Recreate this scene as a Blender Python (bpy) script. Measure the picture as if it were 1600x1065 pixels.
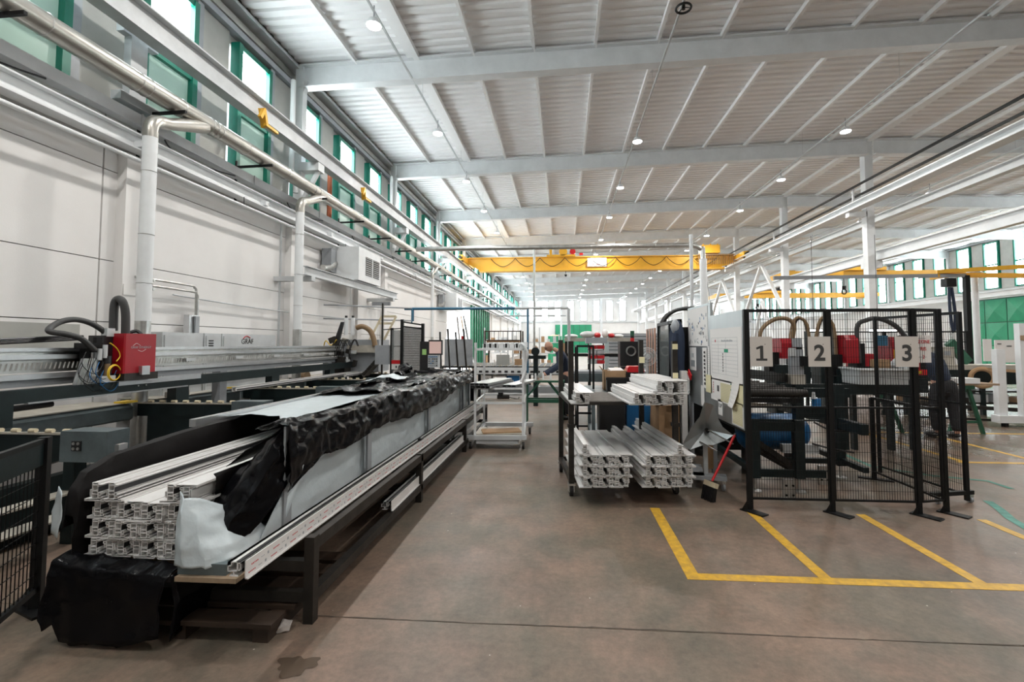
import bpy, math, random
from mathutils import Vector, Matrix, noise
random.seed(7)
S = bpy.context.scene
C = S.collection
PI = math.pi
for o in list(bpy.data.objects):
    bpy.data.objects.remove(o)

# ------------------------------------------------------------------ camera
cd = bpy.data.cameras.new('camera')
cam = bpy.data.objects.new('camera', cd)
C.objects.link(cam)
cam.location = (0, 0, 1.65)
cam.rotation_euler = (PI/2 + math.atan(35/720), 0, math.atan(50/720))
cd.sensor_fit = 'HORIZONTAL'
cd.sensor_width = 36
cd.lens = 36*720/1600
cd.shift_x = -29/1600
cd.shift_y = -30.5/1600
cd.clip_start = .05
cd.clip_end = 300
S.camera = cam
# ------------------------------------------------------------------ world and exposure
wd = bpy.data.worlds.new('world')
S.world = wd
wd.use_nodes = True
wd.node_tree.nodes['Background'].inputs[0].default_value = (.86, .93, 1, 1)
wd.node_tree.nodes['Background'].inputs[1].default_value = 1.6
S.view_settings.view_transform = 'Standard'
S.view_settings.look = 'None'
S.view_settings.exposure = 0.33
S.view_settings.gamma = 1
S.view_settings.use_curve_mapping = False
S.cycles.max_bounces = 8
S.cycles.diffuse_bounces = 5
S.cycles.glossy_bounces = 3
S.cycles.transparent_max_bounces = 12
S.cycles.caustics_reflective = False
S.cycles.caustics_refractive = False
S.cycles.sample_clamp_indirect = 6
LAMP_W = 82       # each high-bay lamp
PANE_E = 15.0       # daylit panes

# ------------------------------------------------------------------ materials
def mat(name, col, rough=.5, metal=0, spec=.5, var=0, vscale=6, col2=None, bump=0, bscale=40, emit=0, alpha=1, trans=0, stretch=None, coat=0):
    m = bpy.data.materials.new(name)
    m.use_nodes = True
    nt = m.node_tree
    N, L = nt.nodes, nt.links
    b = N['Principled BSDF']
    c = (*col, 1)
    b.inputs['Base Color'].default_value = c
    b.inputs['Roughness'].default_value = rough
    b.inputs['Metallic'].default_value = metal
    b.inputs['Specular IOR Level'].default_value = spec
    if coat:
        b.inputs['Coat Weight'].default_value = coat
    if alpha < 1:
        b.inputs['Alpha'].default_value = alpha
    if trans:
        b.inputs['Transmission Weight'].default_value = trans
    if emit:
        b.inputs['Emission Color'].default_value = c
        b.inputs['Emission Strength'].default_value = emit
    if var or bump:
        tc = N.new('ShaderNodeTexCoord')
        src = tc.outputs['Object']
        if stretch:
            mp = N.new('ShaderNodeMapping')
            mp.inputs['Scale'].default_value = stretch
            L.new(src, mp.inputs[0])
            src = mp.outputs[0]
    if var:
        nz = N.new('ShaderNodeTexNoise')
        nz.inputs['Scale'].default_value = vscale
        nz.inputs['Detail'].default_value = 6
        nz.inputs['Roughness'].default_value = .62
        L.new(src, nz.inputs['Vector'])
        rp = N.new('ShaderNodeValToRGB')
        rp.color_ramp.elements[0].position = .32
        rp.color_ramp.elements[1].position = .7
        d = col2 if col2 else tuple(max(0, x*(1-var)) for x in col)
        e = tuple(min(1, x*(1+var*.25)) for x in col)
        rp.color_ramp.elements[0].color = (*d, 1)
        rp.color_ramp.elements[1].color = (*e, 1)
        L.new(nz.outputs['Fac'], rp.inputs[0])
        L.new(rp.outputs[0], b.inputs['Base Color'])
        mr = N.new('ShaderNodeMapRange')
        mr.inputs['To Min'].default_value = min(1, rough*1.15)
        mr.inputs['To Max'].default_value = rough*.85
        L.new(nz.outputs['Fac'], mr.inputs[0])
        L.new(mr.outputs[0], b.inputs['Roughness'])
    if bump:
        n2 = N.new('ShaderNodeTexNoise')
        n2.inputs['Scale'].default_value = bscale
        n2.inputs['Detail'].default_value = 4
        L.new(src, n2.inputs['Vector'])
        bp = N.new('ShaderNodeBump')
        bp.inputs['Strength'].default_value = bump
        bp.inputs['Distance'].default_value = .01
        L.new(n2.outputs['Fac'], bp.inputs['Height'])
        L.new(bp.outputs[0], b.inputs['Normal'])
    return m

K = {}
K['wall'] = mat('white_wall_paint', (.78, .765, .75), .7, var=.07, vscale=.8, bump=.08, bscale=60)
K['wall2'] = mat('grey_panel', (.42, .42, .39), .6, var=.15, vscale=1.5)
K['deck'] = mat('white_roof_deck', (.90, .90, .90), .55, var=.05, vscale=.6)
K['white'] = mat('white_steel_paint', (.76, .78, .79), .45, var=.1, vscale=2.5)
K['steelw'] = mat('grey_white_steel', (.55, .57, .58), .45, var=.15, vscale=3)
K['greyp'] = mat('grey_paint', (.33, .35, .37), .45, var=.15, vscale=4)
K['galv'] = mat('galvanised_steel', (.58, .58, .56), .3, .9, var=.25, vscale=7)
K['duct'] = mat('duct_metal', (.48, .46, .42), .33, .85, var=.2, vscale=3)
K['alu'] = mat('aluminium', (.62, .63, .64), .3, .85, var=.1, vscale=8)
K['dark'] = mat('black_steel', (.007, .0075, .008), .45, spec=.25, var=.3, vscale=9)
K['darkg'] = mat('dark_green_grey_steel', (.009, .018, .019), .42, spec=.3, var=.35, vscale=6, bump=.05)
K['rackm'] = mat('worn_dark_steel', (.030, .026, .022), .45, .2, spec=.35, var=.5, vscale=9, bump=.1)
K['green'] = mat('green_frame_paint', (.0, .17, .11), .4, var=.15, vscale=3)
K['greenl'] = mat('green_door_paint', (.02, .30, .15), .45, var=.15, vscale=2)
K['greent'] = mat('green_bench_paint', (.015, .10, .055), .45, var=.3, vscale=8)
K['yellow'] = mat('yellow_crane_paint', (.80, .42, .03), .4, var=.12, vscale=2)
K['red'] = mat('red_machine_paint', (.34, .005, .014), .32, var=.12, vscale=3)
K['redp'] = mat('red_plastic', (.55, .01, .015), .35)
K['blue'] = mat('blue_paint', (.01, .13, .33), .38, var=.2, vscale=5)
K['bluep'] = mat('blue_pipe_paint', (.03, .14, .24), .4)
K['pvc'] = mat('white_pvc', (.75, .74, .73), .32, var=.06, vscale=5)
K['pvcd'] = mat('pvc_cut_face', (.60, .58, .56), .6, var=.15, vscale=30)
K['gasket'] = mat('black_gasket', (.03, .03, .032), .6)
K['black'] = mat('black_plastic', (.012, .012, .013), .35)
K['rubber'] = mat('black_rubber', (.02, .02, .02), .6, bump=.15, bscale=80)
K['hose'] = mat('ribbed_hose', (.035, .035, .035), .5)
K['bfilm'] = mat('black_film', (.004, .004, .005), .22, spec=.13, bump=.5, bscale=12)
K['bfilmi'] = mat('matt_black_film', (.006, .005, .005), .55, spec=.2, bump=.2, bscale=12)
K['wfilm'] = mat('white_film', (.58, .65, .68), .32, var=.06, vscale=3, bump=1.0, bscale=9)
K['cream'] = mat('cream_roller', (.62, .54, .38), .5)
K['beige'] = mat('dusty_beige_top', (.46, .43, .37), .6, var=.25, vscale=6)
K['slate'] = mat('slate_steel', (.13, .165, .175), .4, .2, var=.35, vscale=5)
K['wood'] = mat('raw_board', (.36, .26, .17), .65, var=.35, vscale=9, stretch=(1, .2, 1))
K['woodd'] = mat('dark_old_wood', (.040, .022, .012), .7, var=.5, vscale=10, stretch=(.3, 1, 1))
K['cardboard'] = mat('cardboard', (.42, .26, .14), .8, var=.15, vscale=8)
K['paper'] = mat('white_paper', (.78, .76, .74), .8)
K['papery'] = mat('yellow_paper', (.70, .64, .40), .8)
K['ink'] = mat('black_ink', (.05, .05, .05), .8)
K['inkr'] = mat('red_ink', (.5, .03, .04), .8)
K['inkg'] = mat('green_ink', (.02, .28, .16), .8)
K['plate'] = mat('plate_board', (.62, .58, .54), .6)
K['skin'] = mat('skin', (.50, .27, .19), .55)
K['navy'] = mat('navy_cloth', (.016, .026, .052), .85, bump=.3, bscale=30)
K['trous'] = mat('dark_trousers', (.02, .02, .023), .9, bump=.3, bscale=30)
K['glove'] = mat('grey_glove', (.25, .27, .25), .8)
K['brownh'] = mat('tan_hose', (.24, .155, .08), .5)
K['yelp'] = mat('yellow_plastic', (.75, .50, .03), .4)
K['orange'] = mat('orange_pipe', (.45, .11, .04), .5, var=.2)
K['lens'] = mat('lamp_lens', (1, .98, .95), .4, emit=14)
K['tube'] = mat('tube_light', (1, .98, .95), .4, emit=8)
K['screen'] = mat('screen_lit', (.6, .42, .38), .4, emit=.25)
K['steelp'] = mat('brushed_sheet', (.42, .45, .46), .3, .7, var=.15, vscale=2, stretch=(1, 1, .2))
K['fanm'] = mat('pale_grey_plastic', (.55, .55, .55), .4)
K['ledge'] = mat('dusty_shelf', (.11, .095, .08), .7, var=.45, vscale=30)
K['pane'] = mat('daylit_pane', (.88, .96, 1), .2, emit=PANE_E)
K['paneg'] = mat('daylit_green_pane', (.30, .42, .36), .15, emit=.22)
K['skyout'] = mat('daylit_opening', (.93, .97, 1), .5, emit=3.0)
K['clear'] = mat('clear_acrylic', (.20, .22, .22), .08, alpha=.55)
K['wrapclear'] = mat('crumpled_clear_wrap', (.55, .5, .47), .2, bump=1, bscale=12, var=.4, vscale=14)
K['linec'] = mat('yellow_floor_paint', (.64, .365, .02), .5, var=.4, vscale=16, col2=(.42, .25, .05))
K['lineg'] = mat('teal_floor_paint', (.05, .26, .20), .5, var=.4, vscale=14)
K['redtxt'] = K['inkr']

# floor concrete
def concrete():
    m = bpy.data.materials.new('stained_concrete')
    m.use_nodes = True
    nt = m.node_tree
    N, L = nt.nodes, nt.links
    b = N['Principled BSDF']
    g = N.new('ShaderNodeNewGeometry')
    def nz(scale, detail=6, rough=.6):
        n = N.new('ShaderNodeTexNoise')
        n.inputs['Scale'].default_value = scale
        n.inputs['Detail'].default_value = detail
        n.inputs['Roughness'].default_value = rough
        L.new(g.outputs['Position'], n.inputs['Vector'])
        return n
    def ramp(src, p0, c0, p1, c1):
        r = N.new('ShaderNodeValToRGB')
        r.color_ramp.elements[0].position = p0
        r.color_ramp.elements[1].position = p1
        r.color_ramp.elements[0].color = (*c0, 1)
        r.color_ramp.elements[1].color = (*c1, 1)
        L.new(src, r.inputs[0])
        return r
    def mix(a, bb, f, mode='MIX'):
        x = N.new('ShaderNodeMixRGB')
        x.blend_type = mode
        L.new(a, x.inputs[1]); L.new(bb, x.inputs[2])
        if isinstance(f, float):
            x.inputs[0].default_value = f
        else:
            L.new(f, x.inputs[0])
        return x
    base = ramp(nz(1.1).outputs['Fac'], .40, (.160, .135, .095), .58, (.262, .166, .116))
    n3 = nz(.35, 3)
    purple = ramp(n3.outputs['Fac'], .45, (.165, .140, .120), .62, (.228, .190, .148))
    m1 = mix(base.outputs[0], purple.outputs[0], .40)
    fine = ramp(nz(22, 10, .8).outputs['Fac'], .34, (.62, .62, .62), .66, (1.15, 1.15, 1.15))
    m2 = mix(m1.outputs[0], fine.outputs[0], .8, 'MULTIPLY')
    mid = ramp(nz(4.5, 8, .72).outputs['Fac'], .36, (.66, .68, .68), .62, (1.12, 1.08, 1.05))
    m2 = mix(m2.outputs[0], mid.outputs[0], .65, 'MULTIPLY')
    big = ramp(nz(.9, 5).outputs['Fac'], .30, (.70, .71, .72), .56, (1, 1, 1))
    m3 = mix(m2.outputs[0], big.outputs[0], .7, 'MULTIPLY')
    # small pale crumbs
    v = N.new('ShaderNodeTexVoronoi')
    v.inputs['Scale'].default_value = 5
    v.inputs['Randomness'].default_value = 1
    L.new(g.outputs['Position'], v.inputs['Vector'])
    sp = ramp(v.outputs['Distance'], .018, (1, 1, 1), .030, (0, 0, 0))
    m4 = N.new('ShaderNodeMixRGB')
    L.new(sp.outputs[0], m4.inputs[0]); L.new(m3.outputs[0], m4.inputs[1])
    m4.inputs[2].default_value = (.6, .56, .5, 1)
    L.new(m4.outputs[0], b.inputs['Base Color'])
    rr = N.new('ShaderNodeMapRange')
    rr.inputs['To Min'].default_value = .34
    rr.inputs['To Max'].default_value = .62
    L.new(nz(2.0, 5).outputs['Fac'], rr.inputs[0])
    sx = N.new('ShaderNodeSeparateXYZ')
    L.new(g.outputs['Position'], sx.inputs[0])
    pol = N.new('ShaderNodeMapRange')                 # the slabs by the right-hand benches are sealed and shinier
    pol.inputs['From Min'].default_value = 3.2
    pol.inputs['From Max'].default_value = 6.5
    pol.inputs['To Min'].default_value = 1.0
    pol.inputs['To Max'].default_value = .55
    L.new(sx.outputs['X'], pol.inputs[0])
    mu_ = N.new('ShaderNodeMath'); mu_.operation = 'MULTIPLY'
    L.new(rr.outputs[0], mu_.inputs[0]); L.new(pol.outputs[0], mu_.inputs[1])
    L.new(mu_.outputs[0], b.inputs['Roughness'])
    bp = N.new('ShaderNodeBump')
    bp.inputs['Strength'].default_value = .03
    bp.inputs['Distance'].default_value = .01
    L.new(nz(30, 4).outputs['Fac'], bp.inputs['Height'])
    L.new(bp.outputs[0], b.inputs['Normal'])
    return m
K['floor'] = concrete()
K['joint'] = mat('dark_joint', (.085, .068, .055), .9)

# ------------------------------------------------------------------ mesh builder
ORG = {}
class B:
    def __init__(s):
        s.v = []; s.f = []
    def add(s, vs, fs):
        n = len(s.v)
        s.v += [tuple(x) for x in vs]
        s.f += [tuple(i+n for i in q) for q in fs]
        return s
    def box(s, x0, x1, y0, y1, z0, z1):
        return s.add([(x0,y0,z0),(x1,y0,z0),(x1,y1,z0),(x0,y1,z0),(x0,y0,z1),(x1,y0,z1),(x1,y1,z1),(x0,y1,z1)],
                     [(0,3,2,1),(4,5,6,7),(0,1,5,4),(1,2,6,5),(2,3,7,6),(3,0,4,7)])
    def cbox(s, c, sz, rz=0, rx=0, ry=0):
        m = Matrix.Rotation(rz, 3, 'Z') @ Matrix.Rotation(ry, 3, 'Y') @ Matrix.Rotation(rx, 3, 'X')
        vs = []
        for z in (-1, 1):
            for x, y in ((-1,-1),(1,-1),(1,1),(-1,1)):
                vs.append(Vector(c) + m @ Vector((x*sz[0]/2, y*sz[1]/2, z*sz[2]/2)))
        return s.add(vs, [(0,3,2,1),(4,5,6,7),(0,1,5,4),(1,2,6,5),(2,3,7,6),(3,0,4,7)])
    def frame_(s, p0, p1, up=(0,0,1)):
        a, b = Vector(p0), Vector(p1)
        d = (b-a).normalized()
        u = Vector(up)
        if abs(d.dot(u)) > .98:
            u = Vector((0, 1, 0))
        x = d.cross(u).normalized()
        return a, b, x, x.cross(d).normalized()
    def bar(s, p0, p1, w, h=None, up=(0,0,1)):
        h = h or w
        a, b, x, z = s.frame_(p0, p1, up)
        vs = []
        for p in (a, b):
            for i, j in ((-1,-1),(1,-1),(1,1),(-1,1)):
                vs.append(p + x*i*w/2 + z*j*h/2)
        return s.add(vs, [(0,3,2,1),(4,5,6,7),(0,1,5,4),(1,2,6,5),(2,3,7,6),(3,0,4,7)][:0] + [(3,2,1,0),(4,5,6,7),(0,1,5,4),(1,2,6,5),(2,3,7,6),(3,0,4,7)])
    def cyl(s, p0, p1, r, n=12, r2=None, caps=True):
        r2 = r if r2 is None else r2
        a, b, x, z = s.frame_(p0, p1)
        vs = []
        for p, q in ((a, r), (b, r2)):
            for k in range(n):
                t = 2*PI*k/n
                vs.append(p + x*math.cos(t)*q + z*math.sin(t)*q)
        fs = [(k, (k+1) % n, n+(k+1) % n, n+k) for k in range(n)]
        if caps:
            fs += [tuple(range(n))[::-1], tuple(range(n, 2*n))]
        return s.add(vs, fs)
    def tube(s, pts, r, n=8, sub=6, curved=True, rs=None):
        P = [Vector(p) for p in pts]
        if curved and len(P) > 2:
            Q = []
            for i in range(len(P)-1):
                p0 = P[max(0, i-1)]; p1 = P[i]; p2 = P[i+1]; p3 = P[min(len(P)-1, i+2)]
                for k in range(sub):
                    t = k/sub
                    Q.append(.5*((2*p1)+(-p0+p2)*t+(2*p0-5*p1+4*p2-p3)*t*t+(-p0+3*p1-3*p2+p3)*t**3))
            Q.append(P[-1]); P = Q
        vs = []; x = None
        for i, p in enumerate(P):
            d = (P[min(i+1, len(P)-1)] - P[max(i-1, 0)]).normalized()
            if x is None:
                u = Vector((0,0,1)) if abs(d.z) < .9 else Vector((0,1,0))
                x = d.cross(u).normalized()
            x = (x - d*x.dot(d)).normalized()
            z = x.cross(d)
            q = r if rs is None else r*rs(i)
            for k in range(n):
                t = 2*PI*k/n
                vs.append(p + x*math.cos(t)*q + z*math.sin(t)*q)
        fs = []
        for i in range(len(P)-1):
            for k in range(n):
                fs.append((i*n+k, i*n+(k+1) % n, (i+1)*n+(k+1) % n, (i+1)*n+k))
        fs += [tuple(range(n))[::-1], tuple(range((len(P)-1)*n, len(P)*n))]
        return s.add(vs, fs)
    def ring(s, c, axis, R, r, n=28, m=6):
        a = Vector(axis).normalized()
        u = Vector((0,0,1)) if abs(a.z) < .9 else Vector((1,0,0))
        x = a.cross(u).normalized(); y = a.cross(x)
        vs = []
        for i in range(n):
            t = 2*PI*i/n
            d = x*math.cos(t) + y*math.sin(t)
            for k in range(m):
                q = 2*PI*k/m
                vs.append(Vector(c) + d*(R + r*math.cos(q)) + a*r*math.sin(q))
        fs = [(i*m+k, ((i+1) % n)*m+k, ((i+1) % n)*m+(k+1) % m, i*m+(k+1) % m) for i in range(n) for k in range(m)]
        return s.add(vs, fs)
    def grid(s, rows, thick=0):
        n, m = len(rows), len(rows[0])
        vs = [p for r in rows for p in r]
        return s.add(vs, [(i*m+j, i*m+j+1, (i+1)*m+j+1, (i+1)*m+j) for i in range(n-1) for j in range(m-1)])
    def prism(s, poly, fn, a0, a1):
        n = len(poly)
        vs = [fn(p[0], p[1], a0) for p in poly] + [fn(p[0], p[1], a1) for p in poly]
        return s.add(vs, [(k, (k+1) % n, n+(k+1) % n, n+k) for k in range(n)] + [tuple(range(n))[::-1], tuple(range(n, 2*n))])
    def prX(s, poly, x0, x1):
        return s.prism(poly, lambda a, b, t: (t, a, b), x0, x1)
    def prY(s, poly, y0, y1):
        return s.prism(poly, lambda a, b, t: (a, t, b), y0, y1)
    def prZ(s, poly, z0, z1):
        return s.prism(poly, lambda a, b, t: (a, b, t), z0, z1)
    def ibeam(s, p0, p1, w, h, tf=.02, tw=.015, up=(0,0,1)):
        a, b, x, z = s.frame_(p0, p1, up)
        for dz in (h/2-tf/2, -h/2+tf/2):
            s.bar(a+z*dz, b+z*dz, w, tf, up)
        return s.bar(a, b, tw, h-2*tf, up)
    def ball(s, c, rx, ry=None, rz=None, n=12, m=8):
        ry = ry or rx; rz = rz or rx
        vs = [(c[0], c[1], c[2]+rz)]
        for i in range(1, m):
            t = PI*i/m
            for k in range(n):
                q = 2*PI*k/n
                vs.append((c[0]+rx*math.sin(t)*math.cos(q), c[1]+ry*math.sin(t)*math.sin(q), c[2]+rz*math.cos(t)))
        vs.append((c[0], c[1], c[2]-rz))
        fs = [(0, 1+k, 1+(k+1) % n) for k in range(n)]
        for i in range(m-2):
            for k in range(n):
                fs.append((1+i*n+k, 1+(i+1)*n+k, 1+(i+1)*n+(k+1) % n, 1+i*n+(k+1) % n))
        e = len(vs)-1
        fs += [(e, 1+(m-2)*n+(k+1) % n, 1+(m-2)*n+k) for k in range(n)]
        return s.add(vs, fs)
    def mk(s, name, m, parent=None, smooth=False, label=None, cat=None, group=None, kind=None, org=None, rot=None):
        """rot = (pivot, angle about z) turns the vertices before the origin is taken out"""
        vs = s.v
        if rot:
            pv, ang = Vector(rot[0]), rot[1]
            R = Matrix.Rotation(ang, 3, 'Z')
            vs = [tuple(pv + R @ (Vector(v)-pv)) for v in vs]
        if parent is not None:
            og = ORG[parent.name]
        elif org is not None:
            og = Vector(org)
        else:
            xs = [v[0] for v in vs]; ys = [v[1] for v in vs]; zs = [v[2] for v in vs]
            og = Vector(((min(xs)+max(xs))/2, (min(ys)+max(ys))/2, min(zs)))
        me = bpy.data.meshes.new(name)
        me.from_pydata([(v[0]-og.x, v[1]-og.y, v[2]-og.z) for v in vs], [], s.f)
        me.materials.append(K[m] if isinstance(m, str) else m)
        if smooth:
            me.polygons.foreach_set('use_smooth', [True]*len(me.polygons))
            try:
                me.set_sharp_from_angle(angle=math.radians(40))
            except Exception:
                pass
        me.update()
        o = bpy.data.objects.new(name, me)
        C.objects.link(o)
        if parent is not None:
            o.parent = parent
        else:
            o.location = og
        ORG[o.name] = og
        tag(o, label, cat, group, kind)
        return o

def tag(o, label=None, cat=None, group=None, kind=None):
    if label: o['label'] = label
    if cat: o['category'] = cat
    if group: o['group'] = group
    if kind: o['kind'] = kind
    return o

def thing(name, label, cat, loc, group=None, kind=None):
    o = bpy.data.objects.new(name, None)
    o.empty_display_size = .1
    C.objects.link(o)
    o.location = loc
    ORG[o.name] = Vector(loc)
    return tag(o, label, cat, group, kind)

ORD = ['first', 'second', 'third', 'fourth', 'fifth', 'sixth', 'seventh', 'eighth', 'ninth', 'tenth', 'eleventh', 'twelfth', 'thirteenth', 'fourteenth',
       'fifteenth', 'sixteenth', 'seventeenth', 'eighteenth', 'nineteenth', 'twentieth', 'twenty-first', 'twenty-second']

def copy_tree(o, d=(0,0,0), label=None, rz=None, parent=None, group=None):
    c = o.copy()
    C.objects.link(c)
    if parent is not None:
        c.parent = parent
    else:
        c.location = Vector(o.location) + Vector(d)
        if rz is not None:
            c.rotation_euler = (0, 0, rz)
    if label: c['label'] = label
    if group: c['group'] = group
    for ch in list(KIDS(o)):
        copy_tree(ch, parent=c)
    return c
def KIDS(o):
    return [x for x in o.children]

def text(s, loc, size, m, parent=None, rx=PI/2, rz=0, ry=0, name='lettering', bold=0, depth=.0008, align='CENTER', sx=1, as_thing=None):
    cu = bpy.data.curves.new(name, 'FONT')
    cu.body = s
    cu.size = size
    cu.align_x = align
    cu.align_y = 'CENTER'
    cu.extrude = depth
    cu.offset = bold
    o = bpy.data.objects.new(name, cu)
    C.objects.link(o)
    me = bpy.data.meshes.new_from_object(o.evaluated_get(bpy.context.evaluated_depsgraph_get()))
    bpy.data.objects.remove(o); bpy.data.curves.remove(cu)
    o = bpy.data.objects.new(name, me)
    C.objects.link(o)
    me.materials.clear(); me.materials.append(K[m])
    if len(s) > 1: o['kind'] = 'stuff'
    og = ORG[parent.name] if parent is not None else Vector((0,0,0))
    if parent is not None:
        o.parent = parent
    o.location = Vector(loc) - og
    o.rotation_euler = (rx, ry, rz)
    o.scale = (sx, 1, 1)
    return o
# ================================================================== setting
WL, WR, RX, YB, YF = -6.2, 27.2, 10.5, 69.0, -7.0
def zr(x):                                     # underside of the roof deck
    return 8.64 - .0264*abs(x-RX)
# floor: dark joint bed with concrete slabs on it
fl = B().box(WL-.3, WR+.3, YF-.3, YB+.3, -.3, -.03).mk('floor', 'joint', kind='structure', org=(0,0,0))
ys = [YF, 2.78, 8.8, 14.8, 20.8, 26.8, 32.8, 38.8, 44.8, 50.8, 56.8, 62.8, YB]
xs = [WL, 10.4, WR]
for i in range(len(ys)-1):
    for j in range(len(xs)-1):
        e = .002
        B().box(xs[j]+e, xs[j+1]-e, ys[i]+e, ys[i+1]-e, -.03, 0).mk('slab', 'floor', fl)
def wobble(x0, x1, y, seed, w0=.008):           # ragged joint edge chips
    b = B(); n = int((x1-x0)/.05)
    random.seed(seed)
    row = [[], []]
    for k in range(n+1):
        x = x0+(x1-x0)*k/n
        w = w0*(.5+random.random())
        c = y+.004*math.sin(x*3)+random.uniform(-.003, .003)
        row[0].append((x, c-w, .0015)); row[1].append((x, c+w, .0015))
    return b.grid(row)
wobble(-1.5, 4.6, 2.785, 3, .0035).mk('joint_crack', 'joint', fl, kind='stuff')
def line(x0, x1, y0, y1, m='linec'):
    return B().box(x0, x1, y0, y1, .0, .0022).mk('floor_line', m, fl)
line(.87, 9, 3.385, 3.475)
line(.87, .965, 3.475, 4.8)
for x, y1 in ((1.80, 4.78), (2.83, 4.76), (3.88, 4.7)):
    line(x, x+.085, 3.475, y1)
line(5.5, 14, 6.88, 6.96); line(6.62, 6.70, 6.96, 9.1); line(5.56, 5.64, 6.96, 9.4); line(5.64, 14, 9.1, 9.18)
def teal(pts, w=.04):
    b = B()
    for k, (x, y) in enumerate(pts):
        p, q = pts[max(0, k-1)], pts[min(len(pts)-1, k+1)]
        d = Vector((q[0]-p[0], q[1]-p[1])).normalized()
        b.v += [(x-d.y*w, y+d.x*w, .003), (x+d.y*w, y-d.x*w, .003)]
    b.f += [(2*k, 2*k+2, 2*k+3, 2*k+1) for k in range(len(pts)-1)]
    return b.mk('floor_line', 'lineg', fl)
teal([(4.2, 7.4), (4.15, 6.6), (4.6, 6.2), (5.1, 6.0), (5.1, 5.7)], .035)
teal([(5.2, 9.3), (5.9, 9.45), (6.3, 9.6)], .05)
teal([(4.45, 5.25), (4.35, 5.0), (4.22, 4.75), (4.14, 4.5), (4.05, 4.2)], .04)
b = B()
for k in range(40):
    a = 2*PI*k/40; r = 1+.22*math.sin(3*a)+.12*math.cos(7*a)+random.uniform(-.07, .07)
    b.v.append((-1.37+.10*r*math.cos(a), 2.36+.075*r*math.sin(a), .002))
b.f.append(tuple(range(40)))
b.mk('oil_stain', mat('wet_oil', (.10, .072, .052), .25), fl)

# lower left wall: white precast panels between pilasters
wl = B().box(WL-.3, WL-.06, YF, YB, 0, 4.7).mk('wall_left', 'joint', kind='structure', org=(WL, 0, 0))
PIL = [-2.2, 1.9, 5.72, 9.65, 13.05, 15.1, 21.2, 24.4, 30.6, 35.2, 39.2, 45.2, 51.2, 57.2, 63.2]
zs = [0, .75, 1.95, 2.79, 4.03, 4.86]
yy = [YF] + PIL + [YB]
DOOR0, DOOR1 = 24.4, 30.6
for i in range(len(yy)-1):
    y0, y1 = yy[i]+.012, yy[i+1]-.012
    for j in range(5):
        if y0 > 30 and j not in (0, 4): continue
        z0, z1 = zs[j], zs[j+1]
        if y0 > 30: z1 = 4.4 if j == 0 else 4.86; z0 = 0 if j == 0 else 4.4
        if DOOR0-.1 < y0 < DOOR1-.2 and j < 4: continue
        B().box(WL-.06, WL, y0, y1, z0+.006, z1-.006).mk('wall_panel', 'wall', wl)
for y in PIL:
    if DOOR0-.5 < y < 38: continue
    B().box(WL, WL+.14, y+.2, y+.46, 0, 4.32).mk('pilaster', 'wall', wl)
# upper left wall: green framed windows between grey panels
wu = B().box(WL-.3, WL-.2, YF, YB, 7.45, 8.5).mk('wall_left_upper', 'wall2', kind='structure', org=(WL, 0, 0))
B().box(WL-.3, WL-.001, YF, YB, 4.70, 4.88).mk('sill_course', 'wall2', wu)
WIN = [6.25+2*k for k in range(-6, 31)]
wf0 = None
for i, y in enumerate(WIN):
    B().box(WL-.22, WL-.12, y+1.2, y+1.85, 4.88, 7.6).mk('wall_panel', 'wall2', wu)
    B().box(WL-.24, WL-.06, y+1.02, y+1.16, 4.88, 7.6).mk('wall_panel', 'greyp', wu)
    if wf0 is None:
        b = B()
        for a, c in ((y, y+.1), (y+.92, y+1.02)):
            b.box(WL-.2, WL-.02, a, c, 4.88, 7.5)
        for a, c in ((7.4, 7.5), (6.1, 6.2), (4.88, 4.95)):
            b.box(WL-.2, WL-.04, y+.1, y+.92, a, c)
        w = b.mk('window_1', 'green', kind='structure', org=(WL, y, 5.1))
        B().box(WL-.13, WL-.11, y+.1, y+.92, 6.2, 7.4).mk('pane', 'pane', w)
        B().box(WL-.13, WL-.11, y+.1, y+.92, 4.95, 6.1).mk('pane', 'paneg', w)
        wf0 = w
    else:
        w = copy_tree(wf0, (0, y-WIN[0], 0))
        w.name = 'window_%d' % (i+1)
        if y > 20:                            # beyond the neighbouring roof both lights are sky bright
            for ch in w.children:
                if ch.data.materials[0] == K['paneg']:
                    ch.data = ch.data.copy(); ch.data.materials[0] = K['pane']
# eaves gutter and trim under the deck
B().box(WL-.3, WL-.02, YF, YB, 7.62, 7.74).mk('trim_1', 'greyp', kind='structure')
B().box(WL-.25, WL-.1, YF, YB, 7.86, 8.0).mk('trim_2', 'duct', kind='structure')
B().box(WL-.3, WL+.06, YF, YB, 8.1, 8.17).mk('trim_3', 'steelw', kind='structure')

# back wall
wb = B().box(WL, WR, YB+.02, YB+.3, 0, 9).mk('wall_back', 'wall', kind='structure', org=(0, YB, 0))
n = 0
bw0 = None
for k in range(12):
    x = -5.05 + 1.92*k if k < 8 else 11.6 + (k-8)*3.4
    if bw0 is None:
        b = B()
        b.box(x, x+.08, YB-.1, YB+.02, 5.1, 8.1); b.box(x+.92, x+1, YB-.1, YB+.02, 5.1, 8.1)
        for z in (5.1, 6.62, 8.02):
            b.box(x+.08, x+.92, YB-.1, YB+.02, z, z+.08)
        bw0 = b.mk('window_60', 'greyp', kind='structure', org=(x, YB, 5.1)); x00 = x
        B().box(x+.08, x+.92, YB-.02, YB, 5.18, 6.62).mk('pane', 'pane', bw0)
        B().box(x+.08, x+.92, YB-.02, YB, 6.7, 8.02).mk('pane', 'pane', bw0)
    else:
        copy_tree(bw0, (x-x00, 0, 0)).name = 'window_%d' % (60+k)
B().box(WL, WR, YB-.15, YB, 4.8, 4.95).mk('trim_4', 'steelw', kind='structure')
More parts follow.
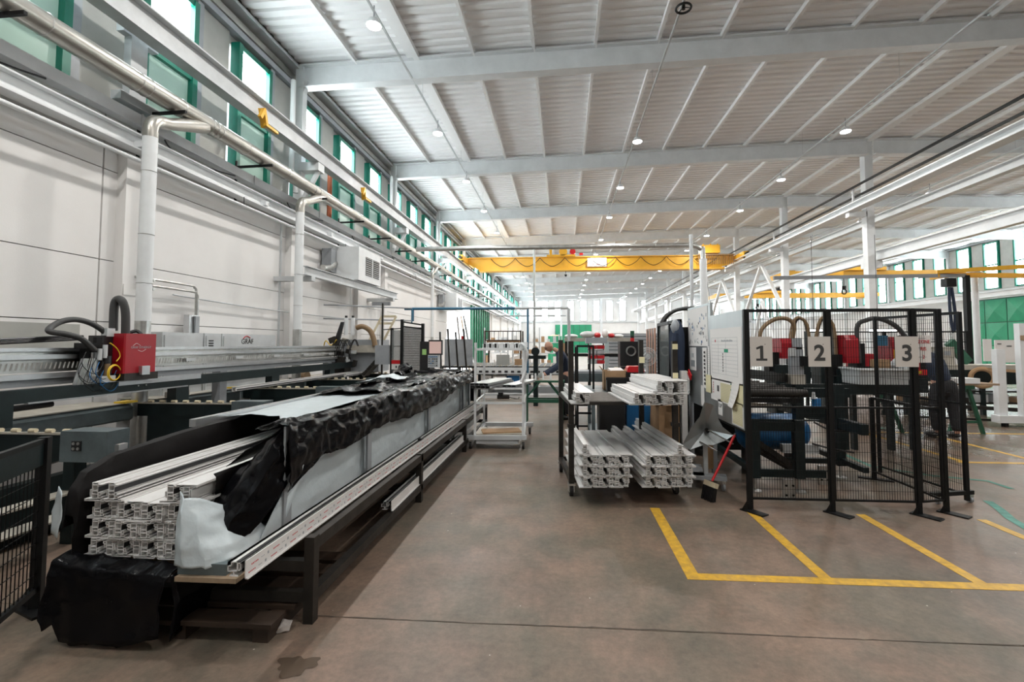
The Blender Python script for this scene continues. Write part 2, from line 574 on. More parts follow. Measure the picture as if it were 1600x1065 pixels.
for x in (-.35, 5.6):
    B().box(x, x+.3, YB-.3, YB, 0, 8.5).mk('wall_column', 'white', wb)
d = B().box(-1.1, 4.3, YB-.12, YB-.01, 0, 4.5).mk('door_1', 'greenl', kind='structure')
for k in range(6):
    B().box(-1.1+.9*k, -1.06+.9*k, YB-.16, YB-.12, 0, 4.5).mk('door_rib', 'greent', d)
# front wall behind the camera
B().box(WL, WR, YF-.3, YF, 0, 9).mk('wall_front', 'wall', kind='structure')
# right wall with tall windows and green gates
wr = B().box(WR+.02, WR+.3, YF, YB, 0, 9).mk('wall_right', 'wall', kind='structure', org=(WR, 0, 0))
rw0 = None
for k in range(29):
    y = 10.4 + 2*k
    if rw0 is None:
        b = B()
        for a, c in ((y, y+.1), (y+.95, y+1.05)):
            b.box(WR-.14, WR+.02, a, c, 5.1, 8.1)
        for z in (5.1, 6.6, 8.0):
            b.box(WR-.1, WR+.02, y+.1, y+.95, z, z+.08)
        rw0 = b.mk('window_80', 'green', kind='structure', org=(WR, y, 5.1))
        B().box(WR-.03, WR-.01, y+.1, y+.95, 5.18, 6.6).mk('pane', 'pane', rw0)
        B().box(WR-.03, WR-.01, y+.1, y+.95, 6.68, 8.0).mk('pane', 'pane', rw0)
    else:
        copy_tree(rw0, (0, 2*k, 0)).name = 'window_%d' % (80+k)
    B().box(WR-.05, WR+.02, y+1.1, y+1.95, 5.1, 8.1).mk('wall_panel', 'wall2', wr)
B().box(WR-.2, WR, YF, YB, 4.75, 5.0).mk('trim_5', 'steelw', kind='structure')
B().box(WR-.2, WR, YF, YB, 8.15, 8.3).mk('trim_6', 'greyp', kind='structure')
for i in range(7):                             # gate of folded diamond panels
    if i == 0: dg = B().box(WR-.06, WR, 22.6, 33.0, 0, 4.5).mk('door_2', 'greent', kind='structure')
    for j in range(3):
        y0, y1 = 22.7+i*1.48, 22.7+(i+1)*1.48-.05
        z0, z1 = .1+j*1.46, .1+(j+1)*1.46-.05
        c = ((y0+y1)/2, (z0+z1)/2)
        bb = B(); bb.add([(WR-.08, y0, z0), (WR-.08, y1, z0), (WR-.08, y1, z1), (WR-.08, y0, z1), (WR-.19, c[0], c[1])],
                         [(0, 1, 4), (1, 2, 4), (2, 3, 4), (3, 0, 4)])
        bb.mk('door_panel', 'greenl', dg)
# green gate on the left wall, half open to the daylight
dl = B().box(WL+.01, WL+.06, 30.7, 38.0, 0, 4.3).mk('door_3', 'greenl', kind='structure')
for k in range(9):
    B().box(WL+.06, WL+.14, 30.7+.9*k, 30.82+.9*k, 0, 4.3).mk('door_rib', 'greent', dl)
B().box(WL-.055, WL-.04, DOOR0, DOOR1, 0, 4.0).mk('door_4', 'skyout', kind='structure')

# ------------------------------------------------------------------ roof
ce = B().add([(WL-.3, YF-.3, zr(WL)+.3), (RX, YF-.3, zr(RX)+.3), (WR+.3, YF-.3, zr(WR)+.3),
              (WL-.3, YB+.3, zr(WL)+.3), (RX, YB+.3, zr(RX)+.3), (WR+.3, YB+.3, zr(WR)+.3)],
             [(0, 1, 4, 3), (1, 2, 5, 4)]).mk('ceiling', 'deck', kind='structure', org=(0, 0, 8))
PX = [WL + 1.392*k for k in range(0, 25)]
for k in range(24):
    x0, x1 = PX[k], PX[k+1]
    rows = [[], []]
    y = YF
    while y < (YB if x0 < 11 else YB):
        for dy, dz in ((0, 0), (.11, 0), (.135, .05), (.225, .05)):
            rows[0].append((x0, y+dy, zr(x0)+.06+dz))
            rows[1].append((x1, y+dy, zr(x1)+.06+dz))
        y += .25
    B().grid(rows).mk('roof_sheet', 'deck', ce)
for k in range(1, 24):
    x = PX[k]
    w = .13 if k in (2, 12, 22) else .035
    B().box(x-w, x+w, YF, YB, zr(x)-.05, zr(x)+.06).mk('purlin', 'deck', ce)
# tapered cross beams, the bottom flange broader
BY = [10.2-6*k for k in range(2, 0, -1)] + [10.2+6*k for k in range(0, 10)]
for y in BY:
    for (xa, xb) in ((WL+.05, RX-.1), (RX+.1, WR-.05)):
        b = B()
        for (w, z0, z1) in ((.12, -.53, -.50), (.12, -.03, 0), (.01, -.5, 0)):
            vs = []
            for x in (xa, xb):
                for yy_, zz in ((y-w, z0), (y+w, z0), (y+w, z1), (y-w, z1)):
                    vs.append((x, yy_, zr(x)-.02+zz))
            b.add(vs, [(3,2,1,0),(4,5,6,7),(0,1,5,4),(1,2,6,5),(2,3,7,6),(3,0,4,7)])
        b.mk('roof_beam', 'white', ce)
    # wall column with haunch
    b = B().box(WL-.02, WL+.16, y-.09, y+.09, 4.3, 8.15)
    b.add([(WL+.16, y-.07, 7.55), (WL+.16, y+.07, 7.55), (WL+.16, y-.07, 7.8), (WL+.16, y+.07, 7.8), (WL+.24, y-.07, 7.8), (WL+.24, y+.07, 7.8)],
          [(0,1,5,4), (0,4,2), (1,3,5), (2,4,5,3)])
    b.mk('roof_column', 'white', ce)
    if y > 12:
        B().box(RX-.13, RX+.13, y+.1, y+.36, 0, zr(RX)-.02).mk('roof_column', 'white', ce)
    B().box(WR-.16, WR+.02, y-.09, y+.09, 0, 8.15).mk('roof_column', 'white', ce)

# ------------------------------------------------------------------ lamps
lampd = bpy.data.lights.new('high_bay_light', 'AREA')
lampd.shape = 'DISK'; lampd.size = .24; lampd.energy = LAMP_W; lampd.color = (1, .965, .92)
def lamp(x, y, z, label, group):
    t = thing('high_bay_lamp', label, 'lamp', (x, y, z), group)
    return t
rowsL = [(-3.43, [.0, 4.0, 7.95, 12.3, 16.1, 19.8] + [23.8+4*k for k in range(11)], 'left'),
         (2.17, [0.2, 4.2, 13.2, 17.15, 21.2, 25.8] + [30+4*k for k in range(9)], 'middle'),
         (7.77, [0, 3.6, 7.2, 12.95, 16.7, 20.5, 25.2] + [29.2+4*k for k in range(10)], 'right'),
         (14.2, [6+4.2*k for k in range(14)], 'far'), (20.5, [6+4.2*k for k in range(14)], 'farther')]
GL = {'left': 'round LED high-bay lamps hanging in the row nearest the windows on the left wall',
      'middle': 'round LED high-bay lamps hanging in the middle row of the near aisle',
      'right': 'round LED high-bay lamps hanging in the row beside the white columns',
      'far': 'round LED high-bay lamps beyond the white columns, first row',
      'farther': 'round LED high-bay lamps beyond the white columns, row by the far wall'}
NB = {'left': 'in the row beside the left windows',
      'middle': 'in the middle row of the near aisle',
      'right': 'in the row beside the white columns',
      'far': 'in the first row beyond the columns',
      'farther': 'in the row by the right wall windows'}
SEEN = {'left': 7.9, 'middle': 13, 'right': 12.9, 'far': 17, 'farther': 24}
l0 = None
for X, Ys, key in rowsL:
    nk = 0
    for y in Ys:
        if y >= SEEN[key]: nk += 1
        un = [q for q in Ys if q < SEEN[key]]
        lb = ('glowing round lamp, %s one from the camera %s' % (ORD[nk-1], NB[key])) if nk else 'round lamp outside the photo, %s one %s' % (ORD[un.index(y)], NB[key])
        if l0 is None:
            l0 = lamp(X, y, 7.45, lb, GL[key]); y00 = y; x00 = X
            B().cyl((X, y, 7.47), (X, y, 7.58), .14, 18, .09).mk('housing', 'white', l0, smooth=True)
            B().cyl((X, y, 7.455), (X, y, 7.47), .125, 18).mk('lens', 'lens', l0)
            B().cyl((X, y, 7.58), (X, y, 7.85), .012, 6).mk('hanger', 'greyp', l0)
        else:
            l = copy_tree(l0, (X-x00, y-y00, 0), lb); l['group'] = GL[key]
        a = bpy.data.objects.new('high_bay_light', lampd)
        C.objects.link(a); a.location = (X, y, 7.44)
    c = B()
    c.bar((X, -3, 7.74), (X, 66, 7.74), .035)
    for k in range(16):
        c.cyl((X, -2+4.3*k, 7.74), (X, -2+4.3*k, 8.5), .004, 4)
    c.mk('lamp_conduit', 'steelw', label={'left': 'thin grey conduit carrying the left row of lamps', 'middle': 'thin conduit carrying the middle row of lamps',
          'right': 'thin conduit carrying the lamp row beside the white columns', 'far': 'thin conduit of lamps beyond the white columns',
          'farther': 'thin conduit of the lamp row nearest the right wall'}[key], cat='conduit')
# dark ring of an unlit lamp below the deck near the camera
t = thing('ceiling_ring', 'small dark ring with a centre bolt under the roof, top edge of the photo', 'ring', (2.17, 8.1, 7.6))
B().ring((2.17, 8.1, 7.62), (0, 0, 1), .13, .02, 28, 6).mk('rim', 'dark', t, True)
B().cyl((2.17, 8.1, 7.6), (2.17, 8.1, 7.72), .03, 8).mk('hub', 'dark', t)
b = B()
for a in range(3):
    b.bar((2.17, 8.1, 7.64), (2.17+.13*math.cos(a*2.1), 8.1+.13*math.sin(a*2.1), 7.62), .01)
b.mk('spokes', 'dark', t)
# ================================================================== services on the left wall
# big round duct with seams and conical branches
t = thing('air_duct', 'long round metal extraction duct running high along the left wall', 'duct', (-5.66, 2, 5.0))
B().cyl((-5.66, -2, 5.15), (-5.66, 27, 5.15), .13, 20).mk('duct_pipe', 'duct', t, True)
B().cyl((-5.66, 27, 5.15), (-5.66, 46, 5.15), .10, 16).mk('duct_pipe', 'duct', t, True)
sm = B().ring((0, 0, 0), (0, 1, 0), .131, .006, 20, 4)
s0 = None
for k, y in enumerate([1.6, 2.9, 3.9, 4.5, 5.6, 5.75, 6.3, 6.85, 6.95, 7.05, 7.7, 8.9, 9.9, 10.1, 11, 12.2, 13.4, 14.6, 15.8, 17, 18.2, 19.4, 20.6, 22, 23.5, 25, 26.5]):
    if s0 is None:
        s0 = B().ring((-5.66, y, 5.15), (0, 1, 0), .131, .007, 20, 4).mk('seam', 'galv', t, True); ys0 = y
    else:
        c = s0.copy(); C.objects.link(c); c.location = (0, y-ys0, 0)
for k, (y, nm) in enumerate(((5.70, 'round white riser with galvanised foot behind the red machine head'),
                        (9.25, 'round white riser with galvanised foot left of the hanging air heater'),
                        (19.2, 'slim white riser bending out of the duct beside the far air heater'))):
    p = thing('duct_riser', nm, 'duct', (-5.52, y, .0), 'white risers dropping from the long duct')
    r = .085 if k < 2 else .06
    B().cyl((-5.52, y, 1.95), (-5.52, y, 4.5), r, 18).mk('riser_pipe', 'white', p, True)
    B().cyl((-5.52, y, 0), (-5.52, y, 1.95), r*1.02, 18).mk('lower_pipe', 'galv', p, True)
    B().tube([(-5.52, y, 4.42), (-5.52, y, 4.56), (-5.53, y+.06, 4.66), (-5.55, y+.16, 4.71), (-5.56, y+.3, 4.75)], r*1.02, 16, 4).mk('elbow', 'duct', p, True)
    B().cyl((-5.56, y+.28, 4.745), (-5.65, y+1.05, 5.08), r*.95, 14, .11).mk('branch_cone', 'duct', p, True)
    for z in (2.45, 3.1, 3.95):
        B().ring((-5.52, y, z), (0, 0, 1), r+.001, .005, 18, 4).mk('seam', 'galv', p, True)
for k in range(22):
    y = 2.15 + 2.0*k
    b = B().bar((-6.2, y, 4.98), (-5.42, y, 5.0), .035, .04)
    b.bar((-6.14, y, 4.3), (-6.14, y, 5.1), .03)
    b.mk('duct_bracket', 'dark', label='dark steel arm under the long round duct, %s one from the camera' % ORD[k], cat='bracket', group='dark arms carrying the long duct')

# crane runway on the left
t = thing('crane_runway', 'pale grey I-beam crane runway below the left windows', 'beam', (-5.7, 0, 5.78))
B().ibeam((-5.7, -3, 6.05), (-5.7, 66, 6.05), .22, .4, .025, .015).mk('beam', 'steelw', t)
B().box(-5.73, -5.67, -3, 66, 6.25, 6.3).mk('rail', 'galv', t)
for y in BY:
    if y < 0: continue
    b = B().box(-6.1, -5.6, y-.13, y+.13, 5.65, 5.845)
    b.bar((-6.08, y, 4.9), (-5.65, y, 5.7), .08)
    b.mk('support', 'white', t)
b = B().box(-6.06, -5.95, 5.68, 6.22, 5.92, 6.06).box(-6.06, -5.95, 5.8, 6.05, 5.08, 5.92).box(-6.08, -5.93, 5.66, 6.25, 4.96, 5.08)
b.mk('rail_bracket', 'steelw', label='pale plate bracket on the wall beside the first window, behind the duct', cat='bracket')
for y in (8.05, 12.4):
    b = B().cbox((-5.56, y, 5.86), (.12, .06, .34), 0, .3).cbox((-5.5, y+.14, 5.72), (.06, .36, .05)).cbox((-5.52, y-.10, 5.9), (.06, .06, .24), 0, -.5)
    b.mk('rail_stop', 'yellow', label='small yellow end clamp on the left crane runway, %s one' % ('nearer' if y < 10 else 'farther'), cat='clamp')
# rectangular cable tray, lower beam and thin white pipe
t = thing('cable_tray', 'grey boxed cable tray on the wall under the left windows', 'tray', (-6.0, 0, 4.72))
B().box(-6.12, -5.96, -3, 62, 4.74, 4.9).mk('tray', 'steelw', t)
for k in range(24):
    y = 1.2+2.4*k
    B().box(-5.955, -5.945, y, y+.03, 4.73, 4.91).mk('tray_clip', 'steelw', t)
for k in range(12):
    y = 3.3 + 3.1*k
    B().tube([(-5.97, y, 4.72), (-5.95, y+.1, 4.62), (-5.98, y+.5, 4.6), (-6.0, y+1.1, 4.66), (-5.97, y+1.5, 4.72)], .012, 5).mk('loose_cable', 'black', t)
t = thing('wall_beam', 'white I-beam bolted along the left wall below the cable tray', 'beam', (-5.95, 0, 4.33))
B().ibeam((-5.97, -3, 4.465), (-5.97, 64, 4.465), .2, .23, .02, .02).mk('beam', 'white', t)
for y in (5.9, 8.6, 11.2, 14.5, 18, 21.5):
    B().box(-5.96, -5.84, y, y+.09, 4.39, 4.48).mk('junction_box', 'white', t)
t = thing('wall_pipe', 'thin white pipe on hangers below the white wall beam', 'pipe', (-5.86, 0, 4.16))
B().cyl((-5.86, -3, 4.19), (-5.86, 60, 4.19), .028, 10).mk('pipe', 'white', t, True)
for k in range(30):
    B().box(-5.865, -5.855, 2+2*k, 2.01+2*k, 4.19, 4.36).mk('hanger', 'dark', t)
for k, y in enumerate((9.75, 15.75, 21.75, 27.75)):
    b = B().cyl((-6.05, y, 5.5), (-6.05, y, 7.6), .055, 12)
    b.tube([(-6.05, y, 5.5), (-6.05, y, 5.35), (-6.0, y+.08, 5.25), (-6.0, y+.1, 5.05)], .055, 10)
    b.mk('downpipe', 'white', smooth=True, label='white rain downpipe by the left windows, %s one from the camera' % ORD[k], cat='pipe', group='white downpipes by the left roof columns')
B().cyl((-6.05, 11.45, 4.92), (-6.05, 11.45, 6.1), .06, 12).mk('orange_pipe', 'orange', smooth=True, label='short orange vertical pipe between the left windows', cat='pipe')

# air heaters
def heater(y, lab):
    t = thing('air_heater', lab, 'heater', (-5.3, y, 3.32), 'white air heaters hung on the left wall')
    B().box(-6.0, -5.3, y, y+1.45, 3.32, 4.2).mk('casing', 'white', t)
    for a in (.42, .92):
        g = B().box(-5.3, -5.295, y+a, y+a+.42, 3.5, 4.0).mk('grille', 'black', t)
        for k in range(9):
            B().cbox((-5.285, y+a+.21, 3.53+.055*k), (.03, .42, .012), 0, 0, .5).mk('slat', 'white', g)
    B().tube([(-6.0, y-.5, 3.55), (-5.95, y-.25, 3.6), (-5.95, y+.02, 3.75)], .09, 10).mk('hose', 'galv', t, True)
    B().box(-6.15, -5.9, y-.28, y, 3.5, 4.1).mk('air_intake', 'greyp', t)
heater(11.6, 'white box air heater with two black grilles, the big near one on the wall')
heater(22.7, 'white box air heater farther along the wall beside the green gate')
t = thing('heater_rail', 'pale grey I-beam on brackets carrying the near air heater', 'beam', (-5.4, 9.3, 3.1))
B().ibeam((-5.42, 9.3, 3.2), (-5.42, 14.7, 3.2), .12, .2, .015, .012).mk('beam', 'steelw', t)
B().box(-6.2, -5.35, 9.45, 9.6, 3.0, 3.1).mk('arm', 'steelw', t)
B().box(-6.2, -5.35, 14.2, 14.35, 3.0, 3.1).mk('arm', 'steelw', t)
# pipework and posts on the wall
t = thing('wall_conduit', 'galvanised pipe loop bending down the wall behind the gantry', 'pipe', (-6.05, 5.8, 2.5))
for dz, dx in ((0, 0), (-.1, .03)):
    B().tube([(-6.05+dx, 6.1, 2.6+dz), (-6.05+dx, 7.05, 2.6+dz), (-6.05+dx, 7.16, 2.57+dz), (-6.05+dx, 7.2, 2.45+dz), (-6.05+dx, 7.2, 1.6)], .018, 8, 3).mk('pipe', 'galv', t, True)
for dz in (.05, -.08):
    b = B().tube([(-6.08, 6.25, 2.52+dz), (-5.9, 6.25, 2.52+dz)], .02, 6, curved=False)
    b.mk('clamp', 'galv', t)
B().tube([(-6.1, 6.8, 2.42), (-6.1, 9.2, 2.36), (-6.1, 13.4, 2.36)], .014, 6).mk('pipe', 'steelw', t, True)
t = thing('cable_riser', 'galvanised cable riser standing against the wall before the grey cabinets', 'duct', (-6.0, 7.05, 0))
B().box(-6.1, -6.0, 7.02, 7.2, 0, 2.12).mk('channel', 'alu', t)
B().box(-5.99, -5.96, 7.1, 7.18, 0, 2.1).mk('cover', 'greyp', t)
for i, (y, z0, z1) in enumerate(((6.38, 1.6, 4.1), (9.55, 1.5, 4.3), (13.3, .5, 4.2), (15.6, .5, 4.2))):
    B().cyl((-6.12, y, z0), (-6.12, y, z1), .022, 8).mk('conduit', 'steelw', smooth=True, label='thin grey vertical conduit on the left wall, %s one from the camera' % ORD[i], cat='conduit', group='vertical conduits beside the left pilasters')
B().box(-6.195, -6.185, 4.6, 5.5, 1.35, 1.9).mk('notice_sheet', 'wall2', label='plain grey sheet on the white wall left of the black hose', cat='sheet')
B().box(-6.05, -6.045, 5.93, 6.14, 2.33, 2.48).mk('notice_sheet', 'paper', label='small white sheet on the pilaster above the red machine head', cat='sheet')
# machine cabinets by the wall, logo on the larger one
def cabinet(y0, y1, z1, lab, x0=-6.15, x1=-5.7):
    t = thing('control_cabinet', lab, 'cabinet', (x1, y0, 0), 'grey control cabinets along the left wall')
    B().box(x0, x1, y0, y1, .1, z1).mk('body', 'steelw', t)
    B().box(x0+.02, x1-.03, y0+.02, y1-.02, 0, .1).mk('plinth', 'dark', t)
    B().box(x1, x1+.015, y0+.03, y1-.03, .15, z1-.04).mk('door', 'steelw', t)
    return t
cabinet(6.2, 6.95, 1.82, 'low grey cabinet left of the galvanised cable riser')
c1 = cabinet(6.98, 7.34, 1.82, 'narrow grey cabinet with vent slots right of the cable riser')
for k in range(7):
    B().box(-5.69, -5.68, 7.05, 7.15, 1.45+.04*k, 1.47+.04*k).mk('vent_slot', 'black', c1)
c2 = cabinet(7.36, 8.8, 1.82, 'wide pale grey cabinet carrying a red and grey logo')
text('GRAF', (-5.68, 7.96, 1.69), .13, 'rackm', c2, PI/2, PI/2, name='logo_lettering')
B().tube([(-5.68, 7.85, 1.745), (-5.68, 7.93, 1.79), (-5.68, 8.03, 1.76)], .008, 5).mk('logo_arc', 'inkr', c2)

# ================================================================== blue overhead pipe frame, cross duct, posts
t = thing('blue_pipe_frame', 'thin blue and grey overhead pipe frame across the hall', 'pipe', (-4.0, 13, 0))
B().tube([(-4.55, 13, 2.66), (-1.35, 13, 2.66)], .04, 8, curved=False).mk('pipe', 'bluep', t)
B().tube([(-1.35, 13, 2.66), (.18, 13, 2.66)], .035, 8, curved=False).mk('pipe', 'steelw', t, label='grey pipe run')
B().cyl((-4.3, 13, 2.66), (-4.3, 13, 2.3), .03, 6).mk('drop', 'bluep', t)
B().cyl((-.98, 13, 0), (-.98, 13, 2.66), .028, 8).mk('drop', 'bluep', t)
B().cyl((.18, 13, 1.4), (.18, 13, 2.66), .045, 8).mk('drop', 'steelw', t)
B().tube([(-1.9, 13.1, 2.45), (.1, 13.1, 2.45)], .02, 6, curved=False).mk('pipe', 'steelw', t)
t = thing('grey_pipe_rail', 'thin grey pipes on slim wall posts beyond the near air heater', 'pipe', (-5.6, 12, 0))
for z in (2.62, 2.28):
    B().tube([(-5.9, 11, z), (-4.1, 12.3, z)], .02, 6, curved=False).mk('pipe', 'greyp', t)
B().cyl((-4.1, 12.3, 2.2), (-4.1, 12.3, 2.62), .02, 6).mk('drop', 'bluep', t)
t = thing('cross_duct', 'long galvanised round duct crossing the hall and dropping on the right', 'duct', (-5.0, 16, 1.2))
B().tube([(-5.2, 16, 5.02), (-2, 16, 5.03), (4.0, 16, 5.03), (4.45, 16, 5.02), (4.72, 16, 4.9), (4.8, 16, 4.6), (4.8, 16, 1.2)], .085, 14, 5).mk('duct_pipe', 'galv', t, True)
B().cyl((4.8, 16, 1.2), (4.8, 16, 4.55), .12, 14).mk('drop_pipe', 'white', t, True)
for k in range(9):
    B().ring((-4.5+1.1*k, 16, 5.03), (1, 0, 0), .086, .006, 14, 4).mk('seam', 'galv', t, True)
B().cyl((-.98, 16, 0), (-.98, 16, 4.95), .04, 10).mk('duct_post', 'galv', smooth=True, label='thin galvanised post under the cross duct near the worker', cat='post')
B().cyl((4.35, 15.8, 0), (4.35, 15.8, 5.35), .06, 10).mk('duct_post', 'steelw', smooth=True, label='thin grey post beside the bend of the cross duct', cat='post')

# ================================================================== runways at the columns
t = thing('crane_runway', 'white I-beam crane runway on brackets along the column row', 'beam', (9.9, 0, 5.9))
B().ibeam((9.9, -3, 6.29), (9.9, 66, 6.29), .34, .24, .03, .03).mk('beam', 'white', t)
B().box(9.87, 9.93, -3, 66, 6.41, 6.46).mk('rail', 'galv', t)
for k in range(10):
    y = 16.4+6*k
    B().box(9.8, 10.4, y-.1, y+.1, 6.0, 6.17).mk('bracket', 'white', t)
for (dx, dz) in ((9.9, 6.97), (10.2, 6.76)):
    B().bar((dx, -2, dz), (dx, 60, dz), .06, .06).mk('power_rail', 'dark', label='black conductor line above the column crane runway, %s of two' % ('upper' if dz > 6.8 else 'lower'), cat='cable')
for k in range(11):
    y = 10.4+6*k
    B().box(10.0, 10.06, y, y+.05, 6.42, 7.0).mk('conductor_bracket', 'white', t)
t = thing('crane_runway', 'white I-beam of the second aisle, behind the column row', 'beam', (11.1, 0, 5.9))
B().ibeam((11.2, -3, 6.1), (11.2, 66, 6.1), .22, .26, .03, .015).mk('beam', 'white', t)
t = thing('crane_runway', 'lower white crane runway hung at mid height on the columns', 'beam', (10.85, 0, 4.5))
B().ibeam((10.85, -2, 4.68), (10.85, 66, 4.68), .2, .34, .03, .015).mk('beam', 'white', t)
B().box(10.82, 10.88, -2, 66, 4.85, 4.9).mk('rail', 'galv', t)
for k in range(9):
    B().box(10.4, 10.9, 16.4+6*k, 16.75+6*k, 4.25, 4.5).mk('bracket', 'white', t)
t = thing('crane_runway', 'white crane runway along the right wall under the tall windows', 'beam', (26.2, 0, 4.5))
B().ibeam((26.3, 0, 4.68), (26.3, 66, 4.68), .2, .34, .03, .015).mk('beam', 'white', t)
t = thing('column_bracing', 'white V-shaped steel braces between two far columns', 'brace', (10.5, 25, 2.0))
for y in (25.0, 31.0):
    B().bar((10.5, y, 5.85), (10.5, y-2.4, 3.2), .15, .12).mk('brace', 'white', t)
    B().bar((10.5, y, 5.85), (10.5, y+2.4, 3.2), .15, .12).mk('brace', 'white', t)
    B().bar((10.5, y, 3.9), (10.5, y-2.0, .2), .15, .12).mk('brace', 'white', t)
    B().bar((10.5, y, 3.9), (10.5, y+2.0, .2), .15, .12).mk('brace', 'white', t)

# ================================================================== yellow bridge crane
t = thing('bridge_crane', 'big yellow bridge crane with sagging cables spanning the near aisle', 'crane', (2, 27, 5.9))
b = B()
b.prX([(26.8, 6.02), (27.2, 6.02), (27.2, 6.68), (26.8, 6.68)], -4.9, 9.0)
b.add([(-5.7, 26.85, 6.45), (-5.7, 27.15, 6.45), (-5.7, 27.15, 6.68), (-5.7, 26.85, 6.68), (-4.9, 26.8, 6.02), (-4.9, 27.2, 6.02), (-4.9, 27.2, 6.68), (-4.9, 26.8, 6.68)],
      [(3,2,1,0),(4,5,6,7),(0,1,5,4),(1,2,6,5),(2,3,7,6),(3,0,4,7)])
b.add([(9.8, 26.85, 6.35), (9.8, 27.15, 6.35), (9.8, 27.15, 6.68), (9.8, 26.85, 6.68), (9.0, 26.8, 6.02), (9.0, 27.2, 6.02), (9.0, 27.2, 6.68), (9.0, 26.8, 6.68)],
      [(0,1,2,3),(7,6,5,4),(4,5,1,0),(5,6,2,1),(6,7,3,2),(7,4,0,3)])
b.mk('girder', 'yellow', t)
B().box(-4.9, 9.2, 26.7, 27.3, 5.92, 6.02).mk('lower_flange', 'yellow', t)
B().box(-5.6, 9.7, 26.7, 27.3, 6.68, 6.73).mk('upper_flange', 'yellow', t)
for x, d in ((-5.7, 1), (9.9, -1)):
    e = B().box(x-.12, x+.12, 25.4, 28.6, 6.36, 6.66).mk('end_truck', 'yellow', t)
    for y in (25.6, 28.4):
        B().cyl((x-.08, y, 6.42), (x+.08, y, 6.42), .13, 14).mk('wheel', 'black', e, True)
    B().cyl((x, 25.15, 6.5), (x, 25.4, 6.5), .09, 10).mk('buffer', 'black', e)
h = B().box(-.9, .75, 26.6, 27.4, 6.73, 6.83).mk('hoist_trolley', 'yellow', t)
B().cyl((.05, 26.6, 7.0), (.05, 27.4, 7.0), .24, 16).mk('rope_drum', 'yellow', h, True)
B().cyl((.6, 26.75, 7.03), (.6, 27.2, 7.03), .17, 14).mk('motor', 'redp', h, True)
B().box(-.75, -.6, 26.6, 27.4, 6.83, 7.15).mk('end_plate', 'yellow', h)
B().box(1.0, 1.2, 26.8, 27.0, 6.83, 6.95).mk('motor', 'redp', h)
g = B().cyl((.2, 27, 6.0), (.2, 27, 5.75), .02, 6).cyl((.2, 27, 5.72), (.2, 27, 5.60), .08, 8, .05)
g.mk('hook_block', 'dark', h)
b = B()
for k in range(9):
    x = -4.2+1.45*k
    b.tube([(x, 26.68, 6.66), (x+.3, 26.66, 6.35), (x+.72, 26.66, 6.16), (x+1.15, 26.66, 6.35), (x+1.45, 26.68, 6.66)], .018, 5, 4)
b.mk('festoon_cable', 'black', t)
b = B().box(7.9, 8.9, 26.5, 27.2, 6.8, 7.25)
for k in range(3):
    b.cyl((8.0+.4*k, 26.6, 7.25), (8.0+.4*k, 26.6, 7.33), .04, 6)
b.mk('control_box', 'yellow', t)
b = B()
for k in range(20):
    b.box(7.7+.1*k, 7.73+.1*k, 26.5, 26.53, 6.15, 6.7)
b.box(7.65, 9.7, 26.45, 26.55, 6.66, 6.72)
b.mk('guard_grille', 'brownh', t)
pl = B().box(1.45, 2.55, 26.66, 26.69, 6.12, 6.62).mk('rating_plate', 'paper', t)
random.seed(5)
for k in range(14):
    x, z = random.uniform(1.5, 2.45), random.uniform(6.16, 6.56)
    B().box(x, x+random.uniform(.04, .14), 26.655, 26.66, z, z+.025).mk('print_mark', random.choice(['inkr', 'greyp', 'ink']), pl)
B().tube([(8.0, 26.4, 6.5), (8.1, 26.3, 5), (8.3, 26.2, 3.2), (8.5, 26.1, 1.6)], .012, 5).mk('pendant_cable', 'black', t)

# second aisle cranes
for (y, x0, x1, z, lab) in ((23.8, 11.0, 18.9, 4.92, 'yellow bridge crane with a hoist beyond the white columns'),
                            (34, 11.0, 21.5, 4.92, 'farther yellow bridge crane beyond the white columns')):
    t = thing('bridge_crane', lab, 'crane', (x0, y, z))
    B().box(x0, x1, y-.15, y+.15, z, z+.34).mk('girder', 'yellow', t)
    B().box(x0-.15, x0+.15, y-1.0, y+1.0, z, z+.25).mk('end_truck', 'yellow', t)
    B().box(x1-.15, x1+.15, y-1.0, y+1.0, z, z+.25).mk('end_truck', 'yellow', t)
    h = B().box(13.9, 15.8, y-.3, y+.3, z+.34, z+.5).mk('hoist_trolley', 'yellow', t)
    B().cyl((14.2, y, z+.68), (15.2, y, z+.68), .17, 12).mk('rope_drum', 'brownh', h, True)
    B().box(15.3, 15.7, y-.2, y+.2, z+.5, z+.78).mk('motor', 'dark', h)
    b = B().cyl((13.95, y, z), (13.95, y, z-.5), .02, 6).ring((13.95, y, z-.68), (0, 1, 0), .12, .03, 14, 5).cyl((13.95, y, z-.4), (13.95, y, z-.55), .1, 8)
    b.mk('hook_block', 'dark', h)
t = thing('jib_crane', 'orange jib arms over the right-hand benches on a dark post', 'crane', (10.4, 12.6, 0))
B().box(10.36, 10.47, 12.55, 12.66, 0, 3.42).mk('post', 'dark', t)
B().bar((9.7, 12.6, 3.52), (13.6, 11.6, 3.62), .08, .10).mk('jib_arm', 'orangep' if 'orangep' in K else 'yellow', t)
B().bar((9.7, 12.6, 3.44), (13.8, 13.0, 3.42), .08, .12).mk('jib_arm', 'yellow', t)
B().bar((5.6, 12.6, 3.40), (10.4, 12.6, 3.42), .07, .09).mk('boom', 'greyp', t)
t = thing('chain_hoist', 'dark chain hoist hanging from the jib boom beside the seam of green gates', 'hoist', (9.98, 12.6, 1.9))
b = B()
for k in range(18):
    b.ring((9.98, 12.6, 3.1-.075*k), (1, 0, 0) if k % 2 else (0, 1, 0), .025, .008, 8, 4)
b.mk('chain', 'galv', t)
B().box(9.86, 10.10, 12.5, 12.7, 3.12, 3.34).mk('motor', 'dark', t)
